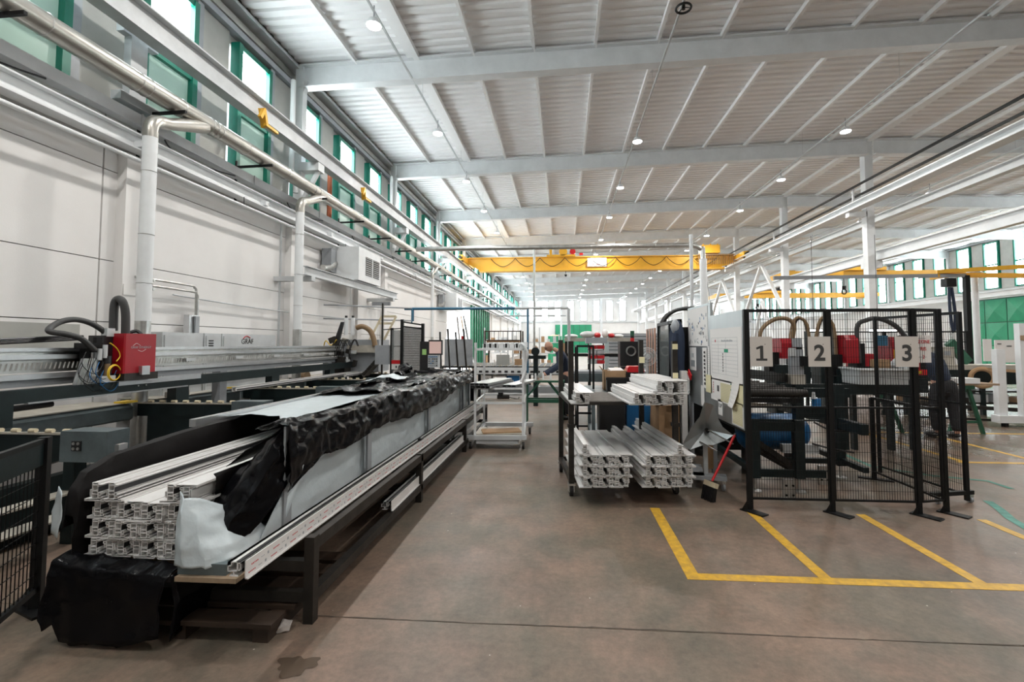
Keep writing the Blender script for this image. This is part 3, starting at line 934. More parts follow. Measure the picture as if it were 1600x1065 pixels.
B().tube([(9.95, 12.55, 3.1), (9.91, 12.5, 2.5), (9.97, 12.5, 1.95), (10.03, 12.5, 2.4), (10.01, 12.55, 3.1)], .035, 6).mk('cable_loop', 'navy', t)
t = thing('white_post', 'white round post with a base collar before the green gate', 'post', (10.95, 13.0, 0))
B().cyl((10.95, 13.0, 0), (10.95, 13.0, 3.55), .075, 14).mk('pipe', 'white', t, True)
B().cyl((10.95, 13.0, 3.55), (10.95, 13.0, 3.62), .15, 14).mk('cap', 'galv', t)
# ================================================================== window profile shapes
# chambers of one upright window profile, cross section in metres: (x0, x1, z0, z1) outlines with 3 mm walls
CH = [(0, .038, .012, .040), (0, .038, .040, .058), (0, .038, .058, .093), (0, .038, .093, .106), (.038, .060, .016, .030), (.038, .054, .032, .050), (-.012, 0, .028, .066)]
FL = [(-.045, .082, 0, .005), (-.045, -.04, .005, .012), (-.045, .0, .010, .013), (.060, .082, .010, .013), (.078, .082, 0, .013), (.040, .060, .093, .096)]
def prof_mesh(y0, y1, flip=False, s=1.0):
    b = B(); t = .0028
    bars = []
    for x0, x1, z0, z1 in CH:
        bars += [(x0, x1, z0, z0+t), (x0, x1, z1-t, z1), (x0, x0+t, z0, z1), (x1-t, x1, z0, z1)]
        a0, a1, c0, c1 = (x0, x1, z0, z1) if not flip else (.06-x1, .06-x0, .106-z1, .106-z0)
        if x1-x0 > .02: b.box(a0*s, a1*s, y0+.035, y0+.037, c0*s, c1*s)      # added plug, makes the open chamber look lit grey inside
    bars += FL
    for x0, x1, z0, z1 in bars:
        if flip: x0, x1, z0, z1 = .06-x1, .06-x0, .106-z1, .106-z0
        b.box(x0*s, x1*s, y0, y1, z0*s, z1*s)
    return b
def shared(name, b, m):
    me = bpy.data.meshes.new(name)
    me.from_pydata(b.v, [], b.f); me.materials.append(K[m]); me.update()
    return me
def place(name, me, loc, rz=0, **kw):
    o = bpy.data.objects.new(name, me)
    C.objects.link(o); o.location = loc; o.rotation_euler = (0, 0, rz)
    return tag(o, kw.get('label'), kw.get('cat'), kw.get('group'))

# ------------------------------------------------------------------ the long rack
t = thing('profile_rack', 'long worn black steel rack carrying the wrapped profile stack', 'rack', (-1.5, 2.7, 0))
for y in (2.73, 4.82, 7.06, 9.0):
    B().box(-1.535, -1.475, y-.03, y+.03, 0, .5).mk('leg', 'rackm', t)
    B().box(-2.95, -2.89, y-.03, y+.03, 0, .5).mk('leg', 'rackm', t)
    B().box(-2.89, -1.535, y-.025, y+.025, .30, .36).mk('cross_bar', 'rackm', t)
    B().box(-2.89, -1.535, y-.025, y+.025, .12, .18).mk('cross_bar', 'rackm', t)
for x in (-1.535, -2.95):
    B().box(x, x+.06, 2.76, 9.0, .42, .49).mk('top_rail', 'rackm', t)
    B().box(x, x+.06, 2.76, 9.0, .12, .18).mk('lower_rail', 'rackm', t)
B().box(-2.2, -2.14, 2.7, 9.0, .12, .18).mk('middle_rail', 'rackm', t)
# crate around the stack: board, beam, stakes
t = thing('stack_crate', 'crate of board, steel beams and grey uprights around the wrapped profiles', 'crate', (-2.3, 2.45, .36))
B().box(-2.86, -2.12, 2.50, 8.7, .36, .385).mk('base_board', 'wood', t)
B().box(-2.11, -1.76, 2.43, 8.7, .36, .385).mk('base_board', 'wood', t)
B().box(-2.12, -1.84, 2.46, 8.7, .385, .445).mk('beam', 'slate', t)
B().box(-2.84, -2.6, 2.46, 8.7, .385, .418).mk('beam', 'slate', t)
for y in (2.88, 4.12, 6.0, 8.1, 8.62):
    b = B().box(-1.785, -1.74, y, y+.012, .385, 1.13).box(-1.748, -1.735, y-.07, y+.012, .385, 1.13)
    b.mk('upright', 'greyp', t)
    B().box(-2.89, -2.86, y-.06, y+.0, .385, 1.0).mk('upright', 'alu', t)
B().box(-2.92, -2.865, 3.45, 8.7, 1.0, 1.06).mk('top_rail', 'alu', t)
B().box(-1.80, -1.735, 2.75, 8.7, .385, .46).mk('side_rail', 'rackm', t)

# ------------------------------------------------------------------ stack of profiles, each one a thing
mu = shared('profile_up', prof_mesh(0, 6.0), 'pvc')
md = shared('profile_down', prof_mesh(0, 6.0, True), 'pvc')
gk = shared('gasket_strip', B().box(.0385, .0395, .0, 6.0, .052, .080).box(-.0135, -.0125, 0, 6, .040, .062), 'gasket')
GP = 'white window profiles lying in the wrapped stack'
LP = 'long white hollow window profile in the film-wrapped stack'
random.seed(11)
for r in range(4):
    for k in range(4):
        if r == 3 and k in (2,): continue
        x = -2.735 + .156*k
        z = .419 + .1065*r
        if r == 3 and k == 1: x -= .055
        y = 2.55 + random.uniform(-.012, .012)
        RW = ('bottom row', 'second row from the bottom', 'third row', 'top row')[r]
        o = place('window_profile', mu, (x, y, z), label='wrapped stack profile, %s, %s upright one from the left' % (RW, ORD[k]), cat='window profile', group=GP)
        g = bpy.data.objects.new('gasket', gk); C.objects.link(g); g.parent = o
        if not (r == 3 and k < 2):
            place('window_profile', md, (x+.075, y+random.uniform(-.01, .01), z), label='wrapped stack profile, %s, %s inverted one from the left' % (RW, ORD[k]), cat='window profile', group=GP)

# ------------------------------------------------------------------ films
def sheet(rows, ny, nx, amp, seed, freq=9, flutter=None):
    """rows: control polylines; bilinear resample + crumple noise"""
    R = len(rows)
    out = []
    for i in range(ny+1):
        u = i/ny*(R-1); a = min(int(u), R-2); fu = u-a
        row = []
        for j in range(nx+1):
            def samp(r):
                m = len(r); v = j/nx*(m-1); c = min(int(v), m-2); fv = v-c
                return Vector(r[c])*(1-fv)+Vector(r[c+1])*fv
            p = samp(rows[a])*(1-fu)+samp(rows[a+1])*fu
            q = Vector((p.x*freq+seed, p.y*freq*.6, p.z*freq))
            n = Vector((noise.noise(q), noise.noise(q+Vector((31, 7, 3))), noise.noise(q+Vector((5, 77, 13)))))
            n2 = noise.noise(q*2.9)
            cr = .22-abs(noise.noise(q*1.3+Vector((9, 2, 4))))
            p = p + n*amp + Vector((.3, 0, 1))*n2*amp*.5 + Vector((.8, .1, .5))*cr*amp*1.6
            row.append(tuple(p))
        out.append(row)
    return out
def film(name, rows, ny, nx, amp, seed, m, parent=None, freq=9, **kw):
    o = B().grid(sheet(rows, ny, nx, amp, seed, freq)).mk(name, m, parent, True, **kw)
    md_ = o.modifiers.new('thickness', 'SOLIDIFY'); md_.thickness = .003
    return o
t = thing('black_film_cover', 'crumpled glossy black film draped over the profile stack', 'film', (-2.3, 2.5, .4))
# left wall lining with rounded near corner
rows = []
for y, z1, z0 in ((2.50, .66, .40), (2.52, .80, .40), (2.58, .88, .40), (2.75, .945, .40), (3.2, .985, .4), (4.2, 1.01, .4), (8.7, 1.02, .4)):
    rows.append([(-2.80, y, z0), (-2.80, y, (z0+z1)/2), (-2.81, y+.02, z1-.08), (-2.83, y+.02, z1), (-2.86, y+.01, z1+.01), (-2.875, y, z1-.1), (-2.87, y, .6)])
film('left_lining', rows, 60, 18, .008, 1, 'bfilmi', t)
# inner slope between the right top edge and the profiles
film('inner_slope', [[(-1.76, y, 1.13), (-1.86, y, 1.06), (-2.02, y-.02, .97), (-2.12, y-.05, .875)] for y in (2.86, 3.3, 3.9, 4.6)] , 20, 12, .006, 3, 'bfilmi', t)
film('right_lining', [[(-2.10, y, .87), (-2.085, y, .85), (-2.09, y, .74)] for y in (2.68, 3.4, 4.6)], 14, 6, .004, 33, 'bfilmi', t)
# outer skirt over the right edge: ridge and hanging side
rows = []
for y, zb, xo in ((2.80, .72, -1.70), (3.0, .80, -1.70), (3.3, .87, -1.70), (3.55, .84, -1.705), (3.9, .86, -1.70), (4.4, .885, -1.705), (5.0, .83, -1.70), (5.8, .83, -1.70), (6.6, .84, -1.70), (7.2, .92, -1.70), (8.0, .94, -1.7), (8.75, .93, -1.7)):
    zt = 1.15 + .02*math.sin(y*3)
    rows.append([(-1.93, y, zt-.06), (-1.84, y, zt-.01), (-1.77, y, zt+.005), (-1.715, y, zt-.03), (xo, y, zt-.12), (xo+.005, y, (zt+zb)/2-.03), (xo, y, zb)])
film('side_skirt', rows, 150, 26, .020, 7, 'bfilm', t, 11)
# loose near flap folded back over the end
rows = [[(-1.76, 2.87, 1.16), (-1.90, 2.82, .99), (-2.02, 2.78, .86), (-2.12, 2.74, .74), (-2.14, 2.66, .62)],
        [(-1.73, 2.83, 1.15), (-1.82, 2.72, .97), (-1.93, 2.66, .80), (-2.02, 2.62, .66), (-2.03, 2.60, .55)],
        [(-1.71, 2.90, 1.12), (-1.75, 2.76, .95), (-1.83, 2.64, .76), (-1.92, 2.58, .60), (-1.95, 2.56, .50)],
        [(-1.70, 3.00, 1.08), (-1.70, 2.90, .95), (-1.72, 2.82, .80), (-1.76, 2.74, .66), (-1.84, 2.66, .54)]]
film('near_flap', rows, 26, 30, .018, 12, 'bfilm', t, 13)
# black folds across the top farther along
rows = []
for y in (5.0, 5.3, 5.7, 6.2, 6.9, 7.6, 8.2, 8.75):
    k = .05*math.sin(y*5)
    rows.append([(-2.90, y+.3, 1.07), (-2.7, y+.2, 1.10+k*.6), (-2.45, y+.1, 1.09-k), (-2.15, y, 1.14+k), (-1.95, y, 1.12), (-1.84, y, 1.15)])
film('top_folds', rows, 80, 34, .035, 21, 'bfilm', t, 7)
# bunched end standing up and end curtain
film('bunched_knot', [[(-2.55+.1*math.cos(a)*r, 6.9+.35*h, 1.12+.10*h+.07*math.sin(a)*r) for a in [i*PI/5 for i in range(11)]] for h, r in ((0, 1.3), (.4, .9), (.8, .5), (1.1, .9), (1.3, 1.2))], 18, 24, .03, 4, 'bfilm', t, 16)
film('end_curtain', [[(-1.68-.2*k, 8.78, z) for z in (.55, .75, .95, 1.14)] for k in range(7)], 24, 14, .02, 41, 'bfilm', t)
# hanging front apron
rows = []
for k, (x, zb) in enumerate(((-2.86, .12), (-2.83, .06), (-2.79, .09), (-2.74, .0), (-2.64, -.02), (-2.5, -.02), (-2.38, -.02), (-2.27, .02), (-2.17, .05))):
    zt = .47-.008*k
    rows.append([(x*.985+.0, 2.52, zt), (x*.995, 2.44, zt-.03), (x, 2.43, .36), (x-.01, 2.42, .22), (x-.015*(k%2), 2.40, max(.02, zb+.02))])
film('front_apron', rows, 48, 26, .016, 17, 'bfilm', t, 8)
film('apron_side', [[(-2.13, 2.43+.25*k, .40), (-2.10, 2.43+.25*k, .25), (-2.13, 2.43+.2*k, .05)] for k in range(3)], 12, 12, .012, 57, 'bfilm', t)
t = thing('white_film_liner', 'creased white film lining the side and top of the profile stack', 'film', (-1.8, 2.5, .42))
ys_ = [2.86, 3.3, 3.8, 4.1, 4.2, 4.9, 5.5, 5.95, 6.1, 7.0, 7.9, 8.7]
rows = [[(-1.80, y, .46), (-1.80+.008*math.sin(y*9), y, .6), (-1.80, y, .8), (-1.80, y, 1.08)] for y in ys_]
film('side_film', rows, 130, 20, .010, 23, 'wfilm', t, 7)
rows = [[(-2.165, 2.50, .825), (-2.16, 2.49, .70), (-2.15, 2.475, .56), (-2.145, 2.46, .435)],
        [(-2.11, 2.47, .80), (-2.10, 2.44, .68), (-2.08, 2.42, .54), (-2.06, 2.42, .43)],
        [(-2.06, 2.53, .78), (-2.02, 2.47, .65), (-1.97, 2.44, .53), (-1.93, 2.44, .43)],
        [(-2.02, 2.62, .72), (-1.96, 2.58, .62), (-1.88, 2.55, .52), (-1.84, 2.52, .45)],
        [(-1.98, 2.70, .66), (-1.90, 2.74, .60), (-1.84, 2.78, .53), (-1.79, 2.86, .46)]]
film('end_film', rows, 30, 24, .013, 29, 'wfilm', t, 8)
film('hem_strip', [[(-1.715+.0, 2.93, .91), (-1.73, 2.86, .78), (-1.78, 2.76, .62), (-1.82, 2.70, .46)], [(-1.70, 2.98, .90), (-1.70, 2.93, .78), (-1.72, 2.85, .62), (-1.75, 2.80, .46)]], 4, 22, .004, 37, 'wfilm', t)
rows = []
for y in (3.62, 4.0, 4.6, 5.3, 5.8):
    rows.append([(-2.86, y+.15, 1.035), (-2.6, y+.08, 1.06), (-2.3, y, 1.07), (-2.05, y-.35, 1.09), (-1.82, y-.7, 1.145)])
film('top_film', rows, 44, 24, .012, 43, 'wfilm', t, 4)
film('left_tail', [[(-2.90, 2.50, .83), (-2.92, 2.49, .7), (-2.90, 2.48, .58)], [(-2.84, 2.47, .80), (-2.83, 2.46, .66), (-2.85, 2.47, .55)]], 6, 12, .008, 47, 'wfilm', t)
film('top_scrap', [[(-2.75, 6.0, 1.12), (-2.5, 6.1, 1.2), (-2.2, 6.3, 1.17)], [(-2.85, 6.7, 1.10), (-2.5, 6.7, 1.22), (-2.3, 6.8, 1.15)]], 14, 18, .02, 51, 'wfilm', t, 6)

# ------------------------------------------------------------------ loose profiles on and under the rack
def long_profile(y0, y1, x, z, lab, prints=True):
    t = thing('window_profile', lab, 'window profile', (x, y0, z))
    b = B()
    for x0, x1, z0, z1 in ((-.095, -.045, .035, .082), (-.095, -.075, .060, .082), (-.045, -.006, .04, .078), (-.03, -.006, .04, .078)):
        tt = .003
        for q in ((x0, x1, z0, z0+tt), (x0, x1, z1-tt, z1), (x0, x0+tt, z0, z1), (x1-tt, x1, z0, z1)):
            b.box(x+q[0], x+q[1], y0, y1, z+q[2], z+q[3])
    b.box(x-.006, x, y0, y1, z+.0, z+.088)
    b.box(x-.006, x+.012, y0, y1, z+.0, z+.006)
    b.box(x-.085, x-.04, y0, y1, z+.012, z+.018)
    b.box(x-.066, x-.060, y0, y1, z+.018, z+.036)
    b.mk('body', 'pvc', t)
    B().box(x-.052, x-.032, y0+.002, y1, z+.0785, z+.084).mk('gasket', 'gasket', t)
    B().box(x-.012, x-.008, y0+.002, y1, z+.078, z+.086).mk('gasket', 'gasket', t)
    if prints:
        br, bk = B(), B()
        random.seed(3)
        y = y0+.02; r = 0
        while y < y1-.1:
            zz = z+.020+.032*(r % 2)
            for q in range(5):
                br.box(x, x+.0008, y+.011*q, y+.011*q+.007, zz+random.uniform(-.001, .001), zz+.006)
            for q in range(3):
                bk.box(x, x+.0008, y+.075+.01*q, y+.081+.01*q, zz+.002, zz+.006)
            bk.box(x, x+.0008, y+.125, y+.137, zz-.002, zz+.012)
            y += .155 if r % 2 else .02; r += 1
        br.mk('red_print', 'inkr', t, kind='stuff'); bk.mk('grey_print', 'greyp', t, kind='stuff')
    return t
long_profile(2.21, 8.62, -1.55, .50, 'single long white profile with red print lying on the rack edge')
long_profile(4.02, 6.95, -1.50, .185, 'white profile lying low inside the rack near the second leg', False)
long_profile(6.9, 9.2, -1.62, .19, 'short white profile at the far low end of the rack', False)
B().box(-1.60, -1.555, 5.05, 5.12, .585, .60).mk('clip', 'dark', label='tiny dark clip on the long profile beside the third upright', cat='clip')
# dark old pallet under the rack
t = thing('wooden_pallet', 'dark oil-stained wooden pallet on the floor under the rack', 'pallet', (-2.2, 2.3, 0))
for k in range(5):
    B().box(-2.85, -1.60+.02*(k % 2), 2.50+.19*k, 2.63+.19*k, .085, .11).mk('plank', 'woodd', t)
for x in (-2.8, -2.2, -1.72):
    B().box(x, x+.09, 2.52, 3.4, 0, .085).mk('bearer', 'woodd', t)
film('wad', [[(-1.64, 2.60, .005), (-1.62, 2.60, .03), (-1.63, 2.66, .05)], [(-1.57, 2.63, .005), (-1.57, 2.64, .03), (-1.58, 2.68, .03)]], 10, 10, .008, 5, 'wrapclear', None, 14, label='small scrap of clear film by the first rack leg', cat='film scrap')

# ------------------------------------------------------------------ left guard fence
def mesh_panel(b, p0, p1, z0, z1, dx=.035, dz=.2, r=.0028, zs_=None):
    """wires of a guard panel from p0 to p1 (x, y)"""
    a, c = Vector((*p0, 0)), Vector((*p1, 0))
    L_ = (c-a).length; n = int(L_/dx)
    for k in range(1, n):
        p = a+(c-a)*k/n
        b.bar((p.x, p.y, z0), (p.x, p.y, z1), r)
    m = max(1, round((z1-z0)/dz))
    for k in range(1, m):
        z = z0+(z1-z0)*k/m
        b.bar((a.x, a.y, z), (c.x, c.y, z), r)
    return b
t = thing('guard_fence', 'low black mesh guard fence at the left edge of the photo', 'fence', (-3.28, 2.73, 0))
P0, P1 = (-3.28, 2.735), (-2.62, 1.50)
b = B().cbox((P0[0], P0[1], .53), (.055, .055, 1.06), math.radians(28))
b.mk('post', 'dark', t)
B().cbox((P0[0], P0[1]-.0, .008), (.30, .14, .016), math.radians(-20)).mk('foot_plate', 'dark', t)
B().add([(P0[0]-.03, P0[1]-.01, .016), (P0[0]-.14, P0[1]+.0, .016), (P0[0]-.03, P0[1]+.0, .17), (P0[0]-.03, P0[1]+.01, .016)], [(0, 1, 2), (1, 3, 2), (0, 2, 3), (0, 3, 1)]).mk('gusset', 'dark', t)
B().bar((*P0, .13), (*P1, .13), .03, .03).mk('rail', 'dark', t)
B().bar((*P0, 1.04), (*P1, 1.04), .03, .03).mk('rail', 'dark', t)
B().bar((*P0, .96), (*P1, .96), .02, .14).mk('kick_panel', 'darkg', t)
mesh_panel(B(), P0, P1, .13, .90, .04, .1, .004).mk('wire_mesh', 'dark', t, kind='stuff')
B().cbox((P1[0], P1[1], .53), (.055, .055, 1.06), math.radians(28)).mk('post', 'dark', t)

# ------------------------------------------------------------------ machining line at the left
for k in range(5):
    y = 3.66 + 1.93*k
    t = thing('feed_conveyor', ['nearest dark cross conveyor with cream rollers and a grey end box', 'second cross conveyor behind the nearest one, cream rollers on top',
              'third cross conveyor from the camera, level with the stack middle', 'fourth cross conveyor from the camera, before the drilling unit', 'farthest cross conveyor beside the mesh guard door'][k], 'conveyor', (-4.8, y, 0),
              'dark cross conveyors of the machining line')
    B().box(-5.38, -3.9, y-.06, y+.06, .74, .905).mk('beam', 'darkg', t)
    B().box(-5.38, -3.75, y-.075, y-.05, .895, .912).mk('rail', 'beige', t)
    B().box(-4.05, -3.64, y-.17, y+.02, .70, .945).mk('end_box', 'slate', t)
    s = B().box(-3.94, -3.86, y-.18, y-.17, .79, .87).mk('socket', 'black', t)
    for a in (-.02, .02):
        for c in (-.02, .02):
            B().cyl((-3.90+a, y-.185, .83+c), (-3.90+a, y-.18, .83+c), .012, 8).mk('connector', 'galv', s)
    r0 = None
    for q in range(9):
        x = -5.2+.155*q
        if r0 is None:
            r0 = B().cyl((x-.03, y-.06, .926), (x+.03, y-.06, .926), .018, 10).mk('roller', 'cream', t); x00 = x
        else:
            c = r0.copy(); C.objects.link(c); c.location = (x-x00, 0, 0)
    for x in (-4.1, -5.2):
        B().box(x-.05, x+.05, y-.05, y+.05, 0, .74).mk('leg', 'darkg', t)
    B().add([(-4.0, y-.05, .74), (-4.0, y+.05, .74), (-4.9, y-.05, .74), (-4.9, y+.05, .74), (-4.9, y-.05, .45), (-4.9, y+.05, .45), (-5.15, y-.05, .45), (-5.15, y+.05, .45), (-5.15, y-.05, .74), (-5.15, y+.05, .74)],
            [(0, 4, 6, 8, 2), (1, 3, 9, 7, 5), (0, 1, 5, 4), (4, 5, 7, 6), (6, 7, 9, 8)]).mk('gusset', 'darkg', t)
t = thing('machining_line', 'long dark floor frame of the machining line with dusty ledges', 'machine', (-4.6, 0, 0))
for x, z0, z1, m in ((-4.10, .30, .42, 'darkg'), (-4.55, .0, .10, 'darkg'), (-5.25, .10, .30, 'darkg')):
    B().box(x-.06, x+.06, -1, 12, z0, z1).mk('base_beam', m, t)
B().box(-4.16, -4.02, -1, 12, .42, .435).mk('dusty_ledge', 'beige', t)
B().box(-4.62, -4.40, -1, 12, .10, .115).mk('dusty_ledge', 'beige', t)
for k in range(6):
    y0 = 1.9 + 1.93*(k-1)
    b = B().prY([(-6.02, .70), (-5.42, .70), (-5.40, .72), (-5.40, .86), (-5.44, .885), (-5.50, .90), (-5.99, .90)], y0+.14, y0+1.66)
    o = b.mk('side_trough', 'slate', t)
    B().box(-6.02, -5.44, y0+.13, y0+1.67, .901, .912).mk('dusty_top', 'beige', o)
    B().box(-5.55, -5.40, y0+1.55, y0+1.72, .912, .935).mk('yellow_clamp', 'yelp', o)
# long dark slide beam and toothed gantry rail
t = thing('gantry_rail', 'long galvanised toothed gantry rail of the machining line', 'rail', (-5.15, 0, 0))
B().box(-5.25, -5.09, -1, 10.4, 1.575, 1.61).mk('top_flange', 'alu', t)
B().box(-5.25, -5.14, -1, 10.4, 1.37, 1.575).mk('web', 'galv', t)
B().box(-5.14, -5.07, -1, 10.4, 1.50, 1.545).mk('guide', 'alu', t)
B().box(-5.14, -5.07, -1, 10.4, 1.31, 1.36).mk('guide', 'alu', t)
B().box(-5.25, -5.12, -1, 10.4, 1.24, 1.31).mk('lower_flange', 'greyp', t)
b = B()
y = -1
while y < 10.3:
    b.add([(-5.139, y, 1.40), (-5.139, y+.018, 1.40), (-5.139, y+.034, 1.465), (-5.139, y+.016, 1.465), (-5.132, y+.009, 1.40), (-5.132, y+.025, 1.465)], [(0, 4, 5, 3), (4, 1, 2, 5)])
    y += .042
b.mk('teeth', 'galv', t, kind='stuff')
for k in range(6):
    y = 5.9 + .95*k
    B().box(-5.072, -5.066, y, y+.16, 1.42, 1.46).mk('maker_plate', 'steelw', t)
for y in (.5, 3.0, 6.6, 9.8):
    B().box(-5.25, -5.12, y, y+.14, 0, 1.24).mk('post', 'greyp', t)
t = thing('slide_beam', 'long dark green beam in front of the gantry rail', 'beam', (-4.9, 0, 1.1))
B().box(-4.97, -4.87, -1, 11.5, 1.11, 1.235).mk('beam', 'darkg', t)
B().box(-4.90, -4.85, 4.75, 5.9, 1.19, 1.25).mk('edge_strip', 'alu', t)
B().box(-4.90, -4.855, 3.9, 5.7, 1.10, 1.115).mk('edge_strip', 'alu', t)
for y in (5.0, 5.1, 5.45, 5.6):
    B().cyl((-4.87, y, 1.17 if y < 5.3 else 1.2), (-4.862, y, 1.17 if y < 5.3 else 1.2), .008, 8).mk('bolt', 'galv', t)
for k in range(4):
    y = 3.7+1.93*k
    B().box(-4.99, -4.87, y-.1, y+.1, .91, 1.11).mk('bracket', 'darkg', t)
# white profile being fed, lying on the conveyors
def feed(y0, y1, x, z, lab, w=.07):
    t = thing('window_profile', lab, 'window profile', (x, y0, z))
    b = B().box(x, x+w, y0, y1, z, z+.012).box(x, x+.012, y0, y1, z, z+.07).box(x+w-.02, x+w, y0, y1, z, z+.07).box(x, x+w, y0, y1, z+.06, z+.072)
    b.mk('body', 'pvc', t)
    B().box(x+w, x+w+.002, y0+.01, y1, z+.02, z+.04).mk('gasket', 'gasket', t)
feed(6.5, 11.6, -4.86, .945, 'white profile lying across the far cross conveyors')
feed(9.5, 11.3, -4.62, .945, 'shorter white profile end at the drilling unit', .05)

# ------------------------------------------------------------------ red machining head
t = thing('red_machining_head', 'red boxed machining head with black hoses on the gantry rail', 'machine', (-4.95, 4.8, 1.24))
b = B()
X0, X1, Y0, Y1, Z0, Z1 = -4.93, -4.79, 4.74, 5.14, 1.325, 1.765
e = .012
b.prZ([(X0, Y0), (X1-e, Y0), (X1, Y0+e), (X1, Y1-e), (X1-e, Y1), (X0, Y1)], Z0, Z1)
b.mk('red_cover', 'red', t)
text('GRAF SYNERGY', (X1+.001, 4.94, 1.61), .036, 'greyp', t, PI/2, PI/2, name='logo_lettering', depth=.0006)
B().tube([(X1+.001, 4.84, 1.63), (X1+.001, 4.88, 1.655), (X1+.001, 4.93, 1.63)], .002, 4).mk('logo_arc', 'paper', t)
B().tube([(X1+.001, 4.90, 1.58), (X1+.001, 4.95, 1.565), (X1+.001, 5.0, 1.59)], .002, 4).mk('logo_arc', 'paper', t)
B().box(-5.09, -4.93, 4.62, 5.1, 1.30, 1.74).mk('carriage', 'black', t)
b = B().box(-5.05, -4.92, 4.50, 4.62, 1.36, 1.66).box(-5.05, -4.9, 4.44, 4.5, 1.60, 1.66).box(-4.97, -4.93, 4.56, 4.62, 1.66, 1.72)
b.mk('drive_body', 'dark', t)
B().box(-4.99, -4.92, 4.66, 4.75, 1.73, 1.82).mk('cable_box', 'steelw', t)
B().box(-4.80, -4.75, 4.92, 5.02, 1.30, 1.40).mk('clamp_block', 'alu', t)
b = B().box(-4.9, -4.78, 4.74, 5.16, 1.245, 1.325)
b.mk('lower_works', 'rackm', t)
B().tube([(-4.96, 4.70, 1.74), (-4.98, 4.66, 1.80), (-5.0, 4.55, 1.87), (-5.0, 4.40, 1.90), (-5.0, 4.26, 1.87), (-4.97, 4.14, 1.80), (-4.93, 4.12, 1.765), (-4.89, 4.22, 1.745), (-4.88, 4.36, 1.70), (-4.88, 4.50, 1.58)], .028, 12, 8).mk('corrugated_hose', 'hose', t, True)
B().tube([(-5.0, 4.95, 1.74), (-5.0, 4.94, 2.0), (-5.02, 4.92, 2.13), (-5.08, 4.92, 2.16), (-5.12, 4.92, 2.08), (-5.12, 4.92, 1.8)], .042, 12, 6).mk('corrugated_hose', 'hose', t, True)
B().tube([(-5.05, 5.0, 1.76), (-5.0, 5.08, 1.80), (-4.95, 5.1, 1.76)], .02, 8).mk('connector', 'black', t)
# pneumatic unit left of the red box
b = B().box(-4.95, -4.88, 4.34, 4.62, 1.13, 1.16).box(-4.93, -4.90, 4.50, 4.56, 1.16, 1.56)
b.add([(-4.92, 4.30, 1.14), (-4.92, 4.45, 1.14), (-4.92, 4.45, 1.5), (-4.92, 4.40, 1.5), (-4.90, 4.30, 1.14), (-4.90, 4.45, 1.14), (-4.90, 4.45, 1.5), (-4.90, 4.40, 1.5)],
      [(3,2,1,0),(4,5,6,7),(0,1,5,4),(1,2,6,5),(2,3,7,6),(3,0,4,7)])
b.mk('bracket_plate', 'alu', t)
B().cyl((-4.86, 4.59, 1.50), (-4.86, 4.59, 1.64), .022, 10).cyl((-4.86, 4.535, 1.48), (-4.86, 4.535, 1.60), .02, 10).mk('air_cylinder', 'steelw', t, True)
B().cyl((-4.86, 4.62, 1.30), (-4.86, 4.62, 1.46), .026, 10).mk('spindle', 'brownh', t, True)
B().cyl((-4.86, 4.62, 1.44), (-4.86, 4.62, 1.52), .034, 10).mk('spindle_collar', 'black', t, True)
B().box(-4.90, -4.84, 4.55, 4.70, 1.24, 1.31).mk('valve_block', 'steelw', t)
for r_, o_ in ((.085, 0), (.078, .01)):
    b = B().ring((-4.83+o_, 4.67, 1.34), (1, .15, 0), r_, .006, 26, 5)
    b.mk('yellow_cable', 'yelp', t, True)
B().tube([(-4.84, 4.62, 1.66), (-4.84, 4.70, 1.60), (-4.84, 4.74, 1.52), (-4.84, 4.70, 1.46)], .006, 5).mk('yellow_cable', 'yelp', t, True)
random.seed(9)
for k in range(9):
    y0 = random.uniform(4.35, 4.6); z0 = random.uniform(1.35, 1.6)
    B().tube([(-4.85, y0, z0), (-4.82, y0-.06, z0-.12), (-4.83, y0+.05, z0-.22), (-4.85, y0+.14, z0-.2), (-4.86, y0+.2, z0-.1)], .004, 4).mk('thin_cable', 'black' if k % 3 else 'blue', t)
for k in range(7):
    b = B().bar((-4.88, 4.33+.02*k, 1.17), (-4.88, 4.40+.02*k, 1.50), .006)
    b.mk('guard_wire', 'galv', t)
b = B()
for k in range(4):
    b.tube([(-5.05, 3.0, 1.60+.012*k), (-5.05, 3.9, 1.66+.012*k), (-5.02, 4.5, 1.70+.01*k)], .012, 5)
b.mk('cable_bundle', 'black', t)
b = B().box(-5.15, -5.12, 3.85, 3.93, 1.02, 1.10).box(-5.15, -5.12, 4.15, 4.28, 1.04, 1.12)
b.mk('blue_valve', 'blue', label='small blue valves under the gantry rail at the left edge', cat='valve')
B().tube([(-5.1, 3.6, 1.0), (-5.1, 3.7, 1.04), (-5.1, 4.3, 1.05)], .03, 8).mk('black_cable', 'black', label='short black cable under the gantry rail by the blue valves', cat='cable')
B().box(-5.36, -5.30, 5.9, 6.25, .93, 1.0).mk('motor_unit', 'beige', label='small beige motor on the trough right of the red head', cat='motor')
